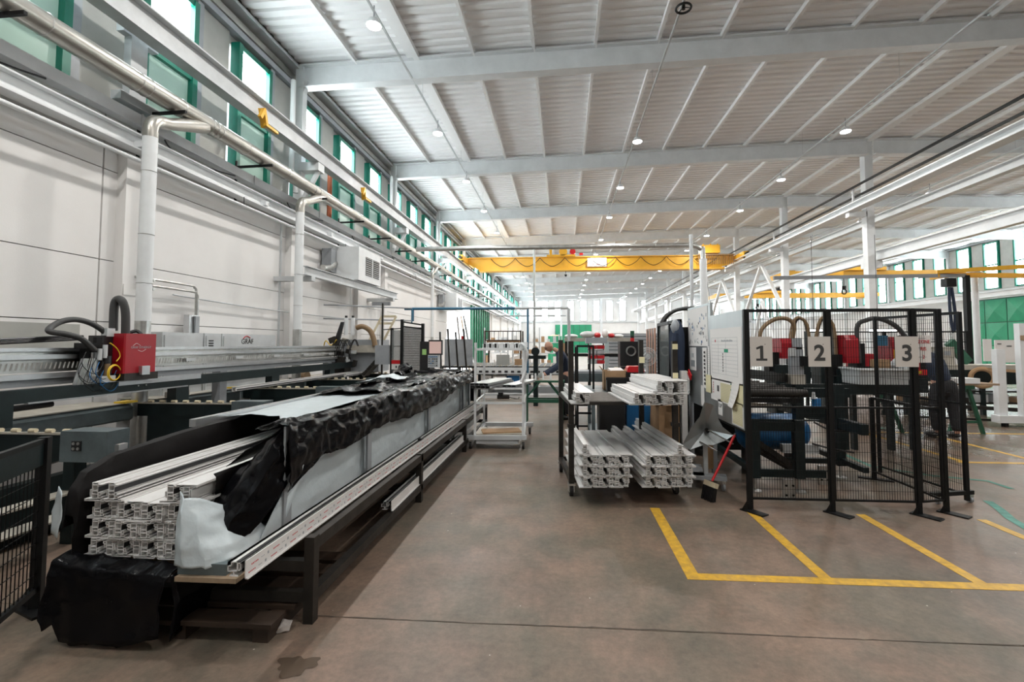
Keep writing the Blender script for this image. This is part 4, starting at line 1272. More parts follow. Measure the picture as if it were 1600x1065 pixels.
# ================================================================== white shelf trolley in the aisle
t = thing('shelf_trolley', 'white steel shelf trolley on castors standing in the aisle', 'trolley', (-1.0, 7.8, 0))
A = math.radians(3)
RT = ((-1.38, 7.25, 0), A)
X0, X1, Y0, Y1 = -1.40, -.60, 7.25, 8.45
for x, y, h in ((X0, Y0, 1.67), (X1-.04, Y0, 1.67), (X0, Y1, 1.55), (X1-.04, Y1, 1.55)):
    B().box(x, x+.035, y, y+.035, .22, h).mk('upright', 'white', t, rot=RT)
b = B().box(X0-.12, X1+.03, Y0-.04, Y0+.04, .15, .215).box(X0-.02, X1+.12, Y1-.04, Y1+.04, .15, .215).box(X0, X0+.06, Y0, Y1, .15, .21).box(X1-.06, X1, Y0, Y1, .15, .21)
b.mk('base_frame', 'steelw', t, rot=RT)
B().box(X0+.02, X1-.02, Y0+.02, Y0+.62, .21, .235).mk('bottom_shelf', 'beige', t, rot=RT)
B().box(X0+.04, X1-.1, Y0-.02, Y0+.5, .09, .14).mk('under_box', 'steelw', t, rot=RT)
for z, m in ((.70, 'white'), (1.545, 'white')):
    b = B().box(X0, X1, Y0, Y0+.03, z, z+.035).box(X0, X1, Y1, Y1+.03, z, z+.035).box(X0, X0+.03, Y0, Y1, z, z+.03).box(X1-.03, X1, Y0, Y1, z, z+.03)
    for k in range(2):
        b.box(X0, X1, Y0+.4+.4*k, Y0+.415+.4*k, z+.01, z+.02)
    b.mk('shelf_frame', m, t, rot=RT)
B().box(X0, X1, Y0+.0, Y0+.03, .93, .955).box(X0, X1, Y1, Y1+.03, .93, .955).mk('shelf_frame', 'white', t, rot=RT)
for x, y in ((X0-.05, Y0), (X1-.02, Y0), (X0+.05, Y1), (X1+.06, Y1)):
    c = B().box(x-.03, x+.03, y-.03, y+.03, .12, .15).box(x-.03, x-.022, y-.03, y+.04, .05, .13).box(x+.022, x+.03, y-.03, y+.04, .05, .13).mk('castor', 'galv', t, rot=RT)
    B().cyl((x-.018, y+.02, .062), (x+.018, y+.02, .062), .062, 16).mk('wheel', 'rubber', c, True, rot=RT)
# top of trolley: folded white and black corner guards, wave of straps
t2 = thing('corner_guards', 'row of white corner blocks with black inserts on top of the trolley', 'guard', (-1.0, 7.3, 1.58))
for k in range(8):
    x = -1.27+.085*k
    o = B().add([(x, 7.28, 1.585), (x+.075, 7.28, 1.585), (x+.075, 7.28, 1.67), (x, 7.28, 1.65), (x+.03, 8.3, 1.585), (x+.1, 8.3, 1.585), (x+.1, 8.3, 1.68), (x+.03, 8.3, 1.65)],
            [(0,1,2,3),(7,6,5,4),(4,5,1,0),(5,6,2,1),(6,7,3,2),(7,4,0,3)]).mk('block', 'white', t2, rot=RT)
    if k % 2 == 0 or k < 3:
        B().box(x+.02, x+.05, 7.27, 7.279, 1.59, 1.655).mk('insert', 'black', o, rot=RT)
B().tube([(-.66, 7.3, 1.66), (-.60, 7.25, 1.62), (-.55, 7.25, 1.5), (-.58, 7.3, 1.35), (-.60, 7.3, 1.2), (-.66, 7.25, 1.05)], .018, 6).mk('strap', 'white', t2)
def chan(x0, n, y0, y1, z, lab):
    t = thing('aluminium_profile', lab, 'profile', (x0, y0, z), 'aluminium profiles on the middle trolley shelf')
    b = B()
    for k in range(n):
        x = x0+.075*k
        for q in ((x, x+.075, z, z+.004), (x, x+.075, z+.036, z+.04), (x, x+.004, z, z+.04), (x+.071, x+.075, z, z+.04)):
            b.box(q[0], q[1], y0, y1, q[2], q[3])
    b.mk('channel', 'alu', t, rot=((x0, y0, 0), math.radians(-12)))
chan(-1.42, 4, 7.15, 8.35, .96, 'lower pack of square aluminium channels, left side of the trolley')
chan(-1.44, 4, 7.12, 8.30, 1.003, 'upper pack of square aluminium channels, left side of the trolley')
chan(-.96, 3, 7.35, 8.5, .96, 'pack of aluminium channels on the right side of the trolley')
B().cbox((-1.0, 7.5, .245), (.62, .34, .02), .25).mk('cardboard_sheet', 'cardboard', label='flattened pinkish cardboard sheet on the bottom shelf of the trolley', cat='cardboard')
t = thing('power_tool', 'black power tool lying on the low trolley shelf', 'tool', (-.95, 7.6, .735))
B().cyl((-1.08, 7.6, .775), (-.88, 7.62, .775), .035, 10).mk('body', 'black', t, True)
B().box(-1.06, -.98, 7.57, 7.62, .80, .85).mk('handle', 'black', t)
B().tube([(-.88, 7.62, .77), (-.78, 7.6, .75), (-.72, 7.5, .76), (-.7, 7.4, .8)], .006, 5).mk('cable', 'black', t)

# ================================================================== dark profile trolley
ang = math.radians(7)
PV = (.09, 5.11, 0)
RD = (PV, ang)
t = thing('profile_trolley', 'worn dark steel trolley with a dusty shelf holding cut white profiles', 'trolley', (.6, 5.6, 0))
for x, y, h in ((.09, 5.11, 1.68), (1.25, 5.11, 1.68), (.09, 6.05, 1.70), (1.15, 6.05, 1.70)):
    B().box(x-.028, x+.028, y-.028, y+.028, .14, h).mk('upright', 'rackm', t, rot=RD)
    c = B().box(x-.04, x+.04, y-.04, y+.04, .12, .14).box(x-.03, x-.022, y-.03, y+.05, .05, .13).box(x+.022, x+.03, y-.03, y+.05, .05, .13).mk('castor', 'galv', t, rot=RD)
    B().cyl((x-.02, y+.02, .062), (x+.02, y+.02, .062), .062, 16).mk('wheel', 'rubber', c, True, rot=RD)
for x in (.09, 1.25):
    B().box(x-.025, x+.025, 5.13, 6.03, .15, .2).mk('side_rail', 'rackm', t, rot=RD)
    B().box(x-.04, x+.04, 5.07, 5.15, .74, .78).mk('bracket', 'rackm', t, rot=RD)
for y in (5.11, 6.05):
    B().box(.11, 1.23, y-.025, y+.025, .15, .2).mk('cross_rail', 'rackm', t, rot=RD)
B().box(.06, 1.28, 5.06, 6.06, .985, 1.02).mk('shelf', 'rackm', t, rot=RD)
B().box(.10, 1.24, 5.09, 6.03, 1.02, 1.024).mk('shelf_top', 'ledge', t, rot=RD)
for z in (1.30, 1.62):
    B().box(1.22, 1.28, 5.078, 5.082, z-.03, z+.03).mk('tape', 'papery', t, rot=RD)
B().box(1.12, 1.19, 6.018, 6.022, 1.40, 1.48).mk('tape', 'papery', t, rot=RD)
def pairmesh(L_, s=1.0):
    return (shared('short_profile_up', prof_mesh(0, L_, False, s), 'pvc'), shared('short_profile_down', prof_mesh(0, L_, True, s), 'pvc'))
pm = pairmesh(1.35)
pl = pairmesh(1.95)
CO = ('left', 'middle', 'right')
def stack(x0, cols, y0, z0, rows, mm, lab, grp, s=1.0, skip=()):
    ca, sa = math.cos(ang*.8), math.sin(ang*.8)
    for c in range(cols):
        for r in range(rows[c]):
            for q in (0, 1):
                if (c, r, q) in skip: continue
                u = (c*.16 + q*.077)*s
                d = random.uniform(-.015, .015)
                place('window_profile', mm[q], (x0+u*ca - d*sa, y0+u*sa + d, z0+r*.1075*s), ang*.8, label=(lab + ', %s row, %s %s one' % (('bottom', 'second', 'third', 'top')[r], CO[c], 'upright' if q == 0 else 'inverted')) if grp[:4] in ('left', 'righ') else lab + ', %s %s' % (CO[c], 'upright' if q == 0 else 'inverted'), cat='window profile', group=grp)
random.seed(21)
stack(.205, 3, 4.74, .205, (4, 3, 3), pm, 'cut profile, left stack on the dark trolley', 'left stack of cut profiles low on the dark trolley', 1.0, ((0, 3, 1),))
stack(.84, 3, 4.78, .205, (3, 3, 4), (pl[0], pm[1]), 'cut profile, right stack on the dark trolley', 'right stack of cut profiles low on the dark trolley', 1.0, ((2, 3, 1),))
ps = pairmesh(1.15, 1.12)
stack(.735, 3, 4.80, 1.026, (1, 1, 1), ps, 'white profile lying in the bottom layer on the trolley shelf', 'bottom layer of profiles on the trolley shelf', 1.12)
stack(.98, 1, 4.86, 1.148, (1,), ps, 'white profile lying on the others on the trolley shelf', 'upper layer of profiles on the trolley shelf', 1.12)
place('window_profile', ps[1], (1.19, 4.90, 1.148), ang*.8, label='rightmost white profile lying on top of the others on the trolley shelf', cat='window profile', group='upper layer of profiles on the trolley shelf')
stack(.135, 1, 4.83, 1.026, (1,), ps, 'short white profile pair beside the left post of the dark trolley', 'profiles at the left end of the trolley shelf', .95)

# ================================================================== workbench behind the dark trolley
t = thing('workbench', 'grey workbench with a clutter of boxes behind the dark trolley', 'bench', (.9, 7.0, 0))
B().box(.35, 1.55, 6.45, 7.6, .93, .975).mk('top', 'slate', t)
for x in (.4, 1.45):
    for y in (6.5, 7.5):
        B().box(x, x+.05, y, y+.05, 0, .93).mk('leg', 'slate', t)
B().box(.40, 1.5, 6.5, 7.5, .35, .38).mk('shelf', 'slate', t)
t = thing('cardboard_box', 'open cardboard box with papers on the bench behind the trolley', 'box', (.78, 6.95, .975))
b = B().box(.60, .92, 6.8, 6.81, .975, 1.26).box(.60, .92, 7.09, 7.1, .975, 1.26).box(.60, .61, 6.8, 7.1, .975, 1.26).box(.91, .92, 6.8, 7.1, .975, 1.26).box(.6, .92, 6.8, 7.1, .975, .985)
b.mk('body', 'cardboard', t)
B().cbox((.58, 6.95, 1.28), (.10, .3, .006), 0, 0, .9).mk('flap', 'cardboard', t)
B().cbox((.95, 6.95, 1.28), (.10, .3, .006), 0, 0, -.9).mk('flap', 'cardboard', t)
B().cbox((.78, 6.9, 1.25), (.2, .16, .06), .2, .2).mk('papers', 'paper', t)
t = thing('black_crate', 'black plastic crate on the bench before the cardboard box', 'crate', (.8, 6.6, .975))
b = B().box(.62, .95, 6.50, 6.51, .975, 1.17).box(.62, .95, 6.74, 6.75, .975, 1.17).box(.62, .63, 6.5, 6.75, .975, 1.17).box(.94, .95, 6.5, 6.75, .975, 1.17).box(.6, .97, 6.49, 6.505, 1.15, 1.18).box(.62, .95, 6.5, 6.75, .975, .99)
b.mk('body', 'black', t)
t = thing('tool_case', 'dark tool case with a bright red lid on the bench', 'case', (1.05, 6.9, .975))
B().box(.95, 1.16, 6.8, 7.0, .975, 1.24).mk('body', 'black', t)
b = B().prY([(.93, 1.24), (1.18, 1.24), (1.17, 1.30), (1.15, 1.325), (.96, 1.325), (.94, 1.30)], 6.78, 7.02)
b.mk('lid', 'redp', t)
B().bar((.98, 6.75, 1.22), (1.12, 6.72, 1.08), .03, .03).mk('handle', 'steelw', t)
t = thing('desk_fan', 'pale grey round desk fan in front of the machine enclosure', 'fan', (1.19, 6.62, .975))
FC = (1.19, 6.6, 1.47)
B().cyl((1.19, 6.62, .975), (1.19, 6.62, .99), .09, 18).mk('foot', 'fanm', t)
B().cyl((1.19, 6.64, .99), (1.19, 6.64, 1.42), .018, 10).mk('stem', 'fanm', t)
B().cyl((1.19, 6.62, 1.47), (1.19, 6.74, 1.47), .045, 14).mk('motor', 'fanm', t, True)
c = B().ring(FC, (0, 1, 0), .125, .005, 36, 5).ring((1.19, 6.56, 1.47), (0, 1, 0), .10, .002, 30, 4).ring((1.19, 6.555, 1.47), (0, 1, 0), .065, .002, 24, 4).ring((1.19, 6.55, 1.47), (0, 1, 0), .03, .003, 16, 4)
for k in range(30):
    a = 2*PI*k/30
    c.tube([(1.19+.125*math.cos(a), 6.6, 1.47+.125*math.sin(a)), (1.19+.09*math.cos(a), 6.56, 1.47+.09*math.sin(a)), (1.19+.02*math.cos(a), 6.55, 1.47+.02*math.sin(a))], .0012, 3, curved=False)
c.mk('guard_grille', 'fanm', t, kind='stuff')
for k in range(3):
    a = 2*PI*k/3+.4
    pts = []
    for i in range(5):
        r = .025+.085*i/4
        w = .03+.05*math.sin(PI*i/5)
        pts.append([(1.19+r*math.cos(a+w*q/r*.6), 6.59+.012*q, 1.47+r*math.sin(a+w*q/r*.6)) for q in (-1, 0, 1)])
    B().grid(pts).mk('blade', 'clear', t, True)
t = thing('blue_bin', 'blue plastic bin on the low shelf under the bench', 'bin', (1.0, 6.6, .38))
B().prX([(6.5, .38), (6.85, .38), (6.9, .80), (6.45, .80)], .88, 1.20).mk('body', 'blue', t)
t = thing('black_bin', 'black bin on the low shelf under the bench, left of the blue bin', 'bin', (.7, 6.6, .38))
B().prX([(6.5, .38), (6.85, .38), (6.9, .84), (6.45, .84)], .50, .85).mk('body', 'black', t)
t = thing('cardboard_box', 'crumpled open cardboard box on the floor beside the trolley post', 'box', (1.3, 6.1, 0))
b = B().cbox((1.36, 6.35, .42), (.28, .3, .84), .2)
b.mk('body', 'cardboard', t)
B().cbox((1.28, 6.2, .88), (.16, .2, .006), .2, -.5).mk('flap', 'cardboard', t)
B().cbox((1.42, 6.2, .90), (.14, .2, .006), .3, .6, .5).mk('flap', 'cardboard', t)
b = B().box(1.405, 1.475, 5.62, 5.66, 0, 1.33).box(1.405, 1.41, 5.6, 5.68, 0, 1.33)
o = b.mk('window_profile', 'pvc', label='white printed profile standing upright beside the dark trolley', cat='window profile')

# ================================================================== notice board of sheet steel with papers
t = thing('notice_board', 'upright steel sheet board covered in papers beside the guard fence', 'board', (1.86, 5.4, .76))
B().box(1.84, 1.875, 4.86, 5.92, .77, 2.0).mk('steel_panel', 'steelp', t)
B().box(1.85, 1.885, 5.92, 6.95, .82, 2.17).mk('paper_panel', 'steelp', t)
B().box(1.88, 1.90, 4.84, 4.87, 0, .9).mk('post', 'dark', t)
B().box(1.84, 1.90, 5.9, 5.94, 0, .9).mk('post', 'greyp', t)
B().box(1.84, 1.90, 6.9, 6.94, 0, .9).mk('post', 'greyp', t)
XB = 1.838
def paper(y0, y1, z0, z1, m, lab, x=XB, tilt=0, curl=0, name='paper_sheet', org=None):
    t = thing(name, lab, 'paper', (x, (y0+y1)/2, z0))
    b = B()
    rows = [[], []]
    for k in range(7):
        f = k/6
        z = z0+(z1-z0)*f
        dx = -curl*(1-f)**2
        rows[0].append((x+dx, y0+tilt*(1-f), z)); rows[1].append((x+dx*.4, y1+tilt*(1-f), z))
    b.grid(rows)
    o = b.mk('sheet', m, t)
    s_ = o.modifiers.new('thickness', 'SOLIDIFY'); s_.thickness = .0015; s_.offset = 0
    return t
def lines(t, y0, y1, z0, z1, n, x=XB-.002, m='greyp', th=.0025):
    b = B()
    for k in range(n):
        z = z0+(z1-z0)*k/max(1, n-1)
        b.box(x-.0004, x, y0, y1, z, z+th)
    return b.mk('ruled_lines', m, t, kind='stuff')
p = paper(4.88, 5.90, 1.22, 1.83, 'paper', 'large white planning sheet with ruled rows and a green tag', curl=.0)
lines(p, 5.0, 5.84, 1.30, 1.72, 11)
b = B()
for y in (5.0, 5.35, 5.6, 5.84):
    b.box(XB-.0026, XB-.002, y, y+.003, 1.30, 1.72)
b.mk('ruled_lines', 'greyp', p, kind='stuff')
B().cyl((XB-.003, 5.70, 1.685), (XB-.002, 5.70, 1.685), .016, 12).mk('red_dot', 'inkr', p)
B().box(XB-.004, XB-.002, 5.28, 5.40, 1.555, 1.59).mk('green_tag', 'inkg', p)
for k in range(7):
    B().box(XB-.004, XB-.002, 5.44, 5.455, 1.33+.032*k, 1.352+.032*k).mk('green_mark', 'ink', p)
b = B()
for k in range(12):
    b.box(XB-.0026, XB-.002, 5.14+.03*k, 5.16+.03*k, 1.675, 1.69+.004*(k % 3))
b.mk('heading_marks', 'greyp', p, kind='stuff')
p = paper(5.12, 5.90, .975, 1.235, 'paper', 'white sheet under the planning sheet with a red column of print')
for k in range(5):
    B().box(XB-.004, XB-.002, 5.79, 5.805, 1.06+.028*k, 1.078+.028*k).mk('red_mark', 'inkr', p)
B().box(XB-.004, XB-.002, 5.60, 5.66, 1.09, 1.16).mk('dark_patch', 'ink', p)
p = paper(5.16, 5.54, .99, 1.20, 'papery', 'yellow ruled sheet below the planning sheet', x=XB-.004)
lines(p, 5.16, 5.52, 1.0, 1.19, 12, XB-.006, 'beige')
p = paper(5.86, 6.10, 1.04, 1.26, 'papery', 'small yellow sheet at the left end of the planning sheet')
paper(4.875, 5.20, .785, 1.03, 'paper', 'white backing sheet of the lower yellow sheet by the fence post')
p = paper(4.90, 5.17, .80, 1.02, 'papery', 'lower yellow ruled sheet at the bottom corner by the fence post', x=XB-.003)
lines(p, 4.91, 5.15, .82, 1.0, 11, XB-.005, 'beige')
p = paper(4.88, 5.12, 1.0, 1.235, 'papery', 'yellow sheet partly behind the hanging white page')
p = paper(4.95, 5.16, .97, 1.24, 'paper', 'white page hanging loose and slanted before the yellow sheet', x=XB-.008, tilt=.09, curl=.05)
for k in range(4):
    B().cyl((XB-.012, 5.19, 1.03+.06*k), (XB-.006, 5.19, 1.03+.06*k), .008, 8).mk('green_magnet', 'inkg', p)
p = paper(5.50, 5.64, .82, 1.0, 'paper', 'small rounded card reading IOP on the steel panel')
text('IOP', (XB-.003, 5.57, .93), .07, 'greyp', p, PI/2, -PI/2)
XC = 1.848
p = paper(6.02, 6.92, 1.62, 2.14, 'paper', 'big white sheet of small black tool outlines, upper left of the board', x=XC)
random.seed(8)
for k in range(46):
    y, z = random.uniform(6.05, 6.87), random.uniform(1.64, 2.04)
    B().cbox((XC-.002, y, z), (.002, random.uniform(.012, .03), random.uniform(.012, .045)), 0, random.uniform(-.6, .6)).mk('tool_outline', random.choice(['greyp', 'ink', 'blue']), p)
p = paper(6.06, 6.24, 1.08, 1.60, 'paper', 'narrow vertical banner with big black letters', x=XC-.006)
for k in range(9):
    zz = 1.12+.05*k
    b = B()
    for q in range(3):
        b.box(XC-.0105, XC-.0095, 6.115+.022*q, 6.130+.022*q, zz+.004*(k*q % 3), zz+.034)
    b.box(XC-.0105, XC-.0095, 6.115, 6.18, zz+.014, zz+.020).mk('banner_letter', 'ink', p)
p = paper(6.55, 6.88, 1.28, 1.60, 'paper', 'white sheet with a grey photograph at the far end of the board', x=XC)
B().box(XC-.004, XC-.002, 6.62, 6.80, 1.33, 1.42).mk('photo', 'greyp', p)
B().box(XC-.004, XC-.002, 6.66, 6.76, 1.46, 1.52).mk('photo', 'steelw', p)
p = paper(5.95, 6.03, 1.25, 1.62, 'paper', 'thin grey printed strip beside the planning sheet', x=XC-.004)
lines(p, 5.96, 6.02, 1.28, 1.6, 14, XC-.006)
p = paper(6.20, 6.34, .84, 1.10, 'paper', 'white strip of paper hanging low on the board', x=XC-.004)
t = thing('leaflet_holder', 'leaflets in a wire holder with a red card at the left edge of the board', 'leaflets', (1.80, 6.9, 1.0))
B().cbox((1.80, 6.86, 1.10), (.01, .10, .30), 0, .25).mk('leaflet', 'papery', t)
B().cbox((1.79, 6.78, 1.08), (.01, .10, .28), 0, -.2).mk('leaflet', 'paper', t)
B().cbox((1.775, 6.62, 1.22), (.012, .16, .08), 0, .5).mk('red_card', 'redp', t)
b = B().tube([(1.77, 6.6, 1.0), (1.76, 6.6, 1.15), (1.76, 6.72, 1.2), (1.77, 6.75, .98)], .004, 4).tube([(1.77, 6.9, .95), (1.76, 6.7, .95), (1.76, 6.6, 1.0)], .004, 4)
b.mk('wire', 'galv', t)

# enclosure with hanging jacket
t = thing('machine_enclosure', 'tall black machine enclosure with tinted windows behind the board', 'machine', (2.2, 7.8, 0))
b = B()
for y in (7.02, 7.62, 8.5):
    b.box(1.72, 1.78, y, y+.05, .1, 2.02)
b.box(1.72, 1.78, 7.02, 8.55, 1.97, 2.02).box(1.72, 1.78, 7.02, 8.55, .1, .9)
b.mk('frame', 'dark', t)
B().box(1.79, 2.6, 7.02, 8.55, .1, 1.9).mk('housing', 'dark', t)
B().box(1.745, 1.75, 7.07, 8.5, .9, 1.97).mk('window', 'clear', t)
B().box(1.74, 1.745, 7.05, 7.6, 1.35, 1.95).mk('sheet', 'steelw', t)
for k, dy in enumerate((0, .12, .22)):
    B().tube([(1.95, 9.0+dy, 1.7), (1.86, 8.6+dy, 2.05), (2.0, 8.3+dy, 2.24), (2.3, 8.1+dy, 2.26), (2.5, 8.0+dy, 2.1), (2.55, 7.9+dy, 1.9)], .03, 8).mk('hose', 'hose', t, True)
t = thing('work_jacket', 'dark blue work jacket with a grey hood hung on the enclosure', 'jacket', (1.7, 6.95, 1.2))
rows = []
for z, w, d in ((2.0, .03, .03), (1.93, .10, .07), (1.80, .17, .09), (1.60, .19, .09), (1.35, .18, .08), (1.15, .20, .07)):
    rows.append([(1.70-d*math.cos(a)*(1+.25*math.sin(5*a)), 6.98+w*math.sin(a)*1.0, z) for a in [2*PI*i/20 for i in range(21)]])
B().grid(rows).mk('cloth', 'navy', t, True)
B().ball((1.66, 6.93, 1.90), .06, .10, .11).mk('hood', 'greyp', t, True)
B().tube([(1.64, 6.85, 1.8), (1.60, 6.82, 1.55), (1.62, 6.80, 1.25)], .045, 8).mk('sleeve', 'navy', t, True)

# folded sheet metal star on a stand, dolly, broom
t = thing('sheet_metal_guard', 'grey four-lobed folded steel guard on a stand before the board', 'guard', (1.64, 5.6, .1))
hub = Vector((1.645, 5.45, .665))
lob = [(0, .30), (28, .17), (62, .17), (95, .33), (120, .20), (165, .20), (205, .33), (240, .17), (265, .20), (300, .26), (330, .14)]
def pt(adeg, r, dy=0):
    a = math.radians(adeg); return (hub.x+r*math.cos(a), hub.y-.02-.28*r+dy, hub.z+r*math.sin(a))
vs = [(hub.x, hub.y+.05, hub.z)] + [pt(a, r) for a, r in ((18, .16), (50, .17), (82, .30), (100, .34), (122, .19), (168, .20), (205, .34), (222, .30), (250, .16), (285, .16), (330, .20), (352, .26))]
n = len(vs)-1
o = B().add(vs, [(0, 1+k, 1+(k+1) % n) for k in range(n)]).mk('folded_sheet', 'steelp', t)
m_ = o.modifiers.new('thickness', 'SOLIDIFY'); m_.thickness = .003
B().cyl((hub.x, hub.y-.03, hub.z), (hub.x, hub.y+.02, hub.z), .025, 8).mk('hub', 'dark', t)
B().bar((hub.x, hub.y-.05, hub.z+.01), (hub.x+.20, hub.y-.25, hub.z-.10), .012).mk('rod', 'galv', t)
B().bar((hub.x-.10, hub.y-.05, hub.z-.12), (hub.x+.04, hub.y-.2, hub.z-.19), .012).mk('rod', 'galv', t)
B().box(hub.x-.02, hub.x+.025, 5.52, 5.56, .12, .6).mk('stand_post', 'steelw', t)
t = thing('dolly', 'low grey dolly on castors under the steel guard', 'dolly', (1.6, 5.5, 0))
B().cbox((1.58, 5.52, .13), (.56, .14, .045), math.radians(-12)).mk('frame', 'greyp', t)
B().cbox((1.60, 5.70, .13), (.12, .55, .045), math.radians(-12)).mk('frame', 'greyp', t)
for x, y in ((1.80, 5.40), (1.36, 5.55), (1.64, 5.9)):
    c = B().box(x-.02, x+.02, y-.02, y+.02, .08, .108).mk('castor', 'galv', t)
    B().cyl((x-.012, y, .042), (x+.012, y, .042), .042, 14).mk('wheel', 'greyp', c, True)
B().box(1.70, 1.80, 5.74, 5.78, .155, .62).mk('cardboard_sheet', 'cardboard', label='brown board standing behind the steel guard', cat='cardboard')
t = thing('broom', 'broom with a red handle and black bristles leaning by the fence post', 'broom', (1.55, 5.05, 0))
B().cyl((1.575, 5.08, .20), (1.86, 5.20, .66), .013, 10).mk('handle', 'redp', t, True)
B().cyl((1.86, 5.20, .66), (1.868, 5.203, .675), .014, 10).mk('handle_tip', 'black', t)
B().cbox((1.56, 5.07, .17), (.045, .17, .05), math.radians(25), 0, .35).mk('head', 'cream', t)
b = B()
random.seed(2)
for i in range(5):
    for j in range(16):
        y = -.08+.16*j/15; x = -.018+.009*i
        c, s_ = math.cos(math.radians(25)), math.sin(math.radians(25))
        px, py = 1.55+x*c-y*s_, 5.07+x*s_+y*c
        b.bar((px, py, .15), (px-.025+random.uniform(-.008, .008), py+random.uniform(-.008, .008), .003), .006)
b.mk('bristles', 'black', t, kind='stuff')

# ================================================================== right guard fence
t = thing('guard_fence', 'tall black mesh guard fence carrying the number plates', 'fence', (2.6, 4.8, 0))
def fpost(x, y, h=2.0, w=.036, plate=True, T=None, fd=.0):
    T = T or t
    p = B().box(x-w/2, x+w/2, y-w/2, y+w/2, 0, h).mk('post', 'dark', T)
    if plate:
        B().cbox((x+.02, y-.06, .006), (.10, .24, .012), math.radians(35)).mk('foot_plate', 'dark', T)
        B().add([(x-.03, y-.03, .012), (x-.09, y-.03, .012), (x-.025, y-.03, .12), (x-.03, y+.01, .012)], [(0, 1, 2), (1, 3, 2), (0, 2, 3)]).mk('gusset', 'dark', T)
for x in (1.845, 2.64, 3.445):
    fpost(x, 4.8)
fpost(3.755, 4.88, 2.0, .036)
def panel(p0, p1, z0, z1, T, mid=True, dx=.024, dz=.095):
    b = B().bar((*p0, z0), (*p1, z0), .02, .02).bar((*p0, z1), (*p1, z1), .03, .03)
    b.bar((*p0, z0), (*p0, z1), .018, .018).bar((*p1, z0), (*p1, z1), .018, .018)
    if mid: b.bar((*p0, 1.02), (*p1, 1.02), .016, .018)
    b.mk('frame', 'dark', T)
    mesh_panel(B(), p0, p1, z0, z1, dx, dz, .0028).mk('wire_mesh', 'dark', T, kind='stuff')
panel((1.873, 4.80), (2.613, 4.80), .12, 1.985, t)
panel((2.667, 4.80), (3.418, 4.80), .12, 1.985, t)
panel((3.48, 4.81), (3.72, 4.87), .12, 1.985, t)
t = thing('swing_gate', 'tall mesh gate leaf standing open behind the number three plate', 'gate', (4.15, 5.7, 0))
panel((4.07, 6.3), (4.20, 5.2), .08, 1.98, t)
B().box(4.185, 4.22, 5.175, 5.21, .02, 1.99).mk('post', 'dark', t)
B().box(4.05, 4.085, 6.29, 6.325, 0, 2.0).mk('post', 'dark', t)
B().bar((3.78, 5.10, .10), (4.28, 5.22, .10), .04, .04).mk('foot_bar', 'dark', t)
for x, y in ((3.86, 5.12), (4.24, 5.2)):
    c = B().box(x-.02, x+.02, y-.02, y+.02, .06, .08).mk('castor', 'galv', t)
    B().cyl((x-.012, y, .032), (x+.012, y, .032), .032, 12).mk('wheel', 'greyp', c, True)
t = thing('low_gate', 'low mesh gate leaf swung inward inside the fenced cell', 'gate', (3.77, 5.4, 0))
panel((3.78, 5.97), (3.77, 4.93), .10, .985, t, False)
B().box(3.76, 3.80, 5.95, 5.99, 0, .99).mk('post', 'dark', t)
B().cbox((3.80, 5.98, .008), (.36, .08, .016), math.radians(-30)).mk('foot_plate', 'dark', t)
for n_, x, lab in (('1', 1.982, 'beige plate with a black 1, touching the post beside the notice board'), ('2', 2.54, 'beige plate with a black 2, left of the middle fence post'), ('3', 3.362, 'beige plate with a black 3, next to the red-lettered sign')):
    p = thing('number_plate', lab, 'sign', (x, 4.765, 1.42), 'number plates on the guard fence')
    B().box(x-.107, x+.107, 4.763, 4.768, 1.425, 1.722).mk('plate', 'plate', p)
    if n_ == '1':
        B().prism([(-.052, 1.482), (.055, 1.482), (.055, 1.504), (.018, 1.504), (.018, 1.632), (-.008, 1.632), (-.052, 1.612), (-.046, 1.592), (-.014, 1.604), (-.014, 1.504), (-.052, 1.504)],
                  lambda a, c, d: (x+a, d, c), 4.7622, 4.7632).mk('number', 'ink', p)
    else:
        text(n_, (x, 4.762, 1.553), .215, 'ink', p, PI/2, 0, bold=.006, name='number')
    B().cyl((x+.035, 4.76, 1.645), (x+.035, 4.763, 1.645), .004, 8).mk('screw', 'ink', p)
p = thing('warning_sign', 'white sign with red lettering right of the number three plate', 'sign', (3.62, 4.8, 1.5))
B().cbox((3.565, 4.833, 1.60), (.17, .004, .27), math.radians(12)).mk('plate', 'paper', p)
text('ZONE', (3.57, 4.826, 1.67), .05, 'inkr', p, PI/2, math.radians(12))
text('RIS', (3.56, 4.824, 1.60), .05, 'inkr', p, PI/2, math.radians(12))
text('2', (3.56, 4.824, 1.52), .05, 'inkr', p, PI/2, math.radians(12))
# ================================================================== people
def skin_body(name, nodes, edges, mtl, parent, extra=None, sub=2, root=0):
    me = bpy.data.meshes.new(name)
    me.from_pydata([n[:3] for n in nodes], edges, [])
    o = bpy.data.objects.new(name, me)
    C.objects.link(o)
    sk = o.modifiers.new('skin', 'SKIN')
    sk.use_smooth_shade = True
    for i, n in enumerate(nodes):
        v = me.skin_vertices[0].data[i]
        r = n[3]
        v.radius = (r, n[4] if len(n) > 4 else r)
        v.use_root = (i == root)
    ss = o.modifiers.new('sub', 'SUBSURF'); ss.levels = sub; ss.render_levels = sub
    dg = bpy.context.evaluated_depsgraph_get()
    nm = bpy.data.meshes.new_from_object(o.evaluated_get(dg))
    bpy.data.objects.remove(o)
    b = B()
    b.add([tuple(v.co) for v in nm.vertices], [tuple(p.vertices) for p in nm.polygons])
    if extra: extra(b)
    bpy.data.meshes.remove(nm)
    return b.mk(name, mtl, parent, True)

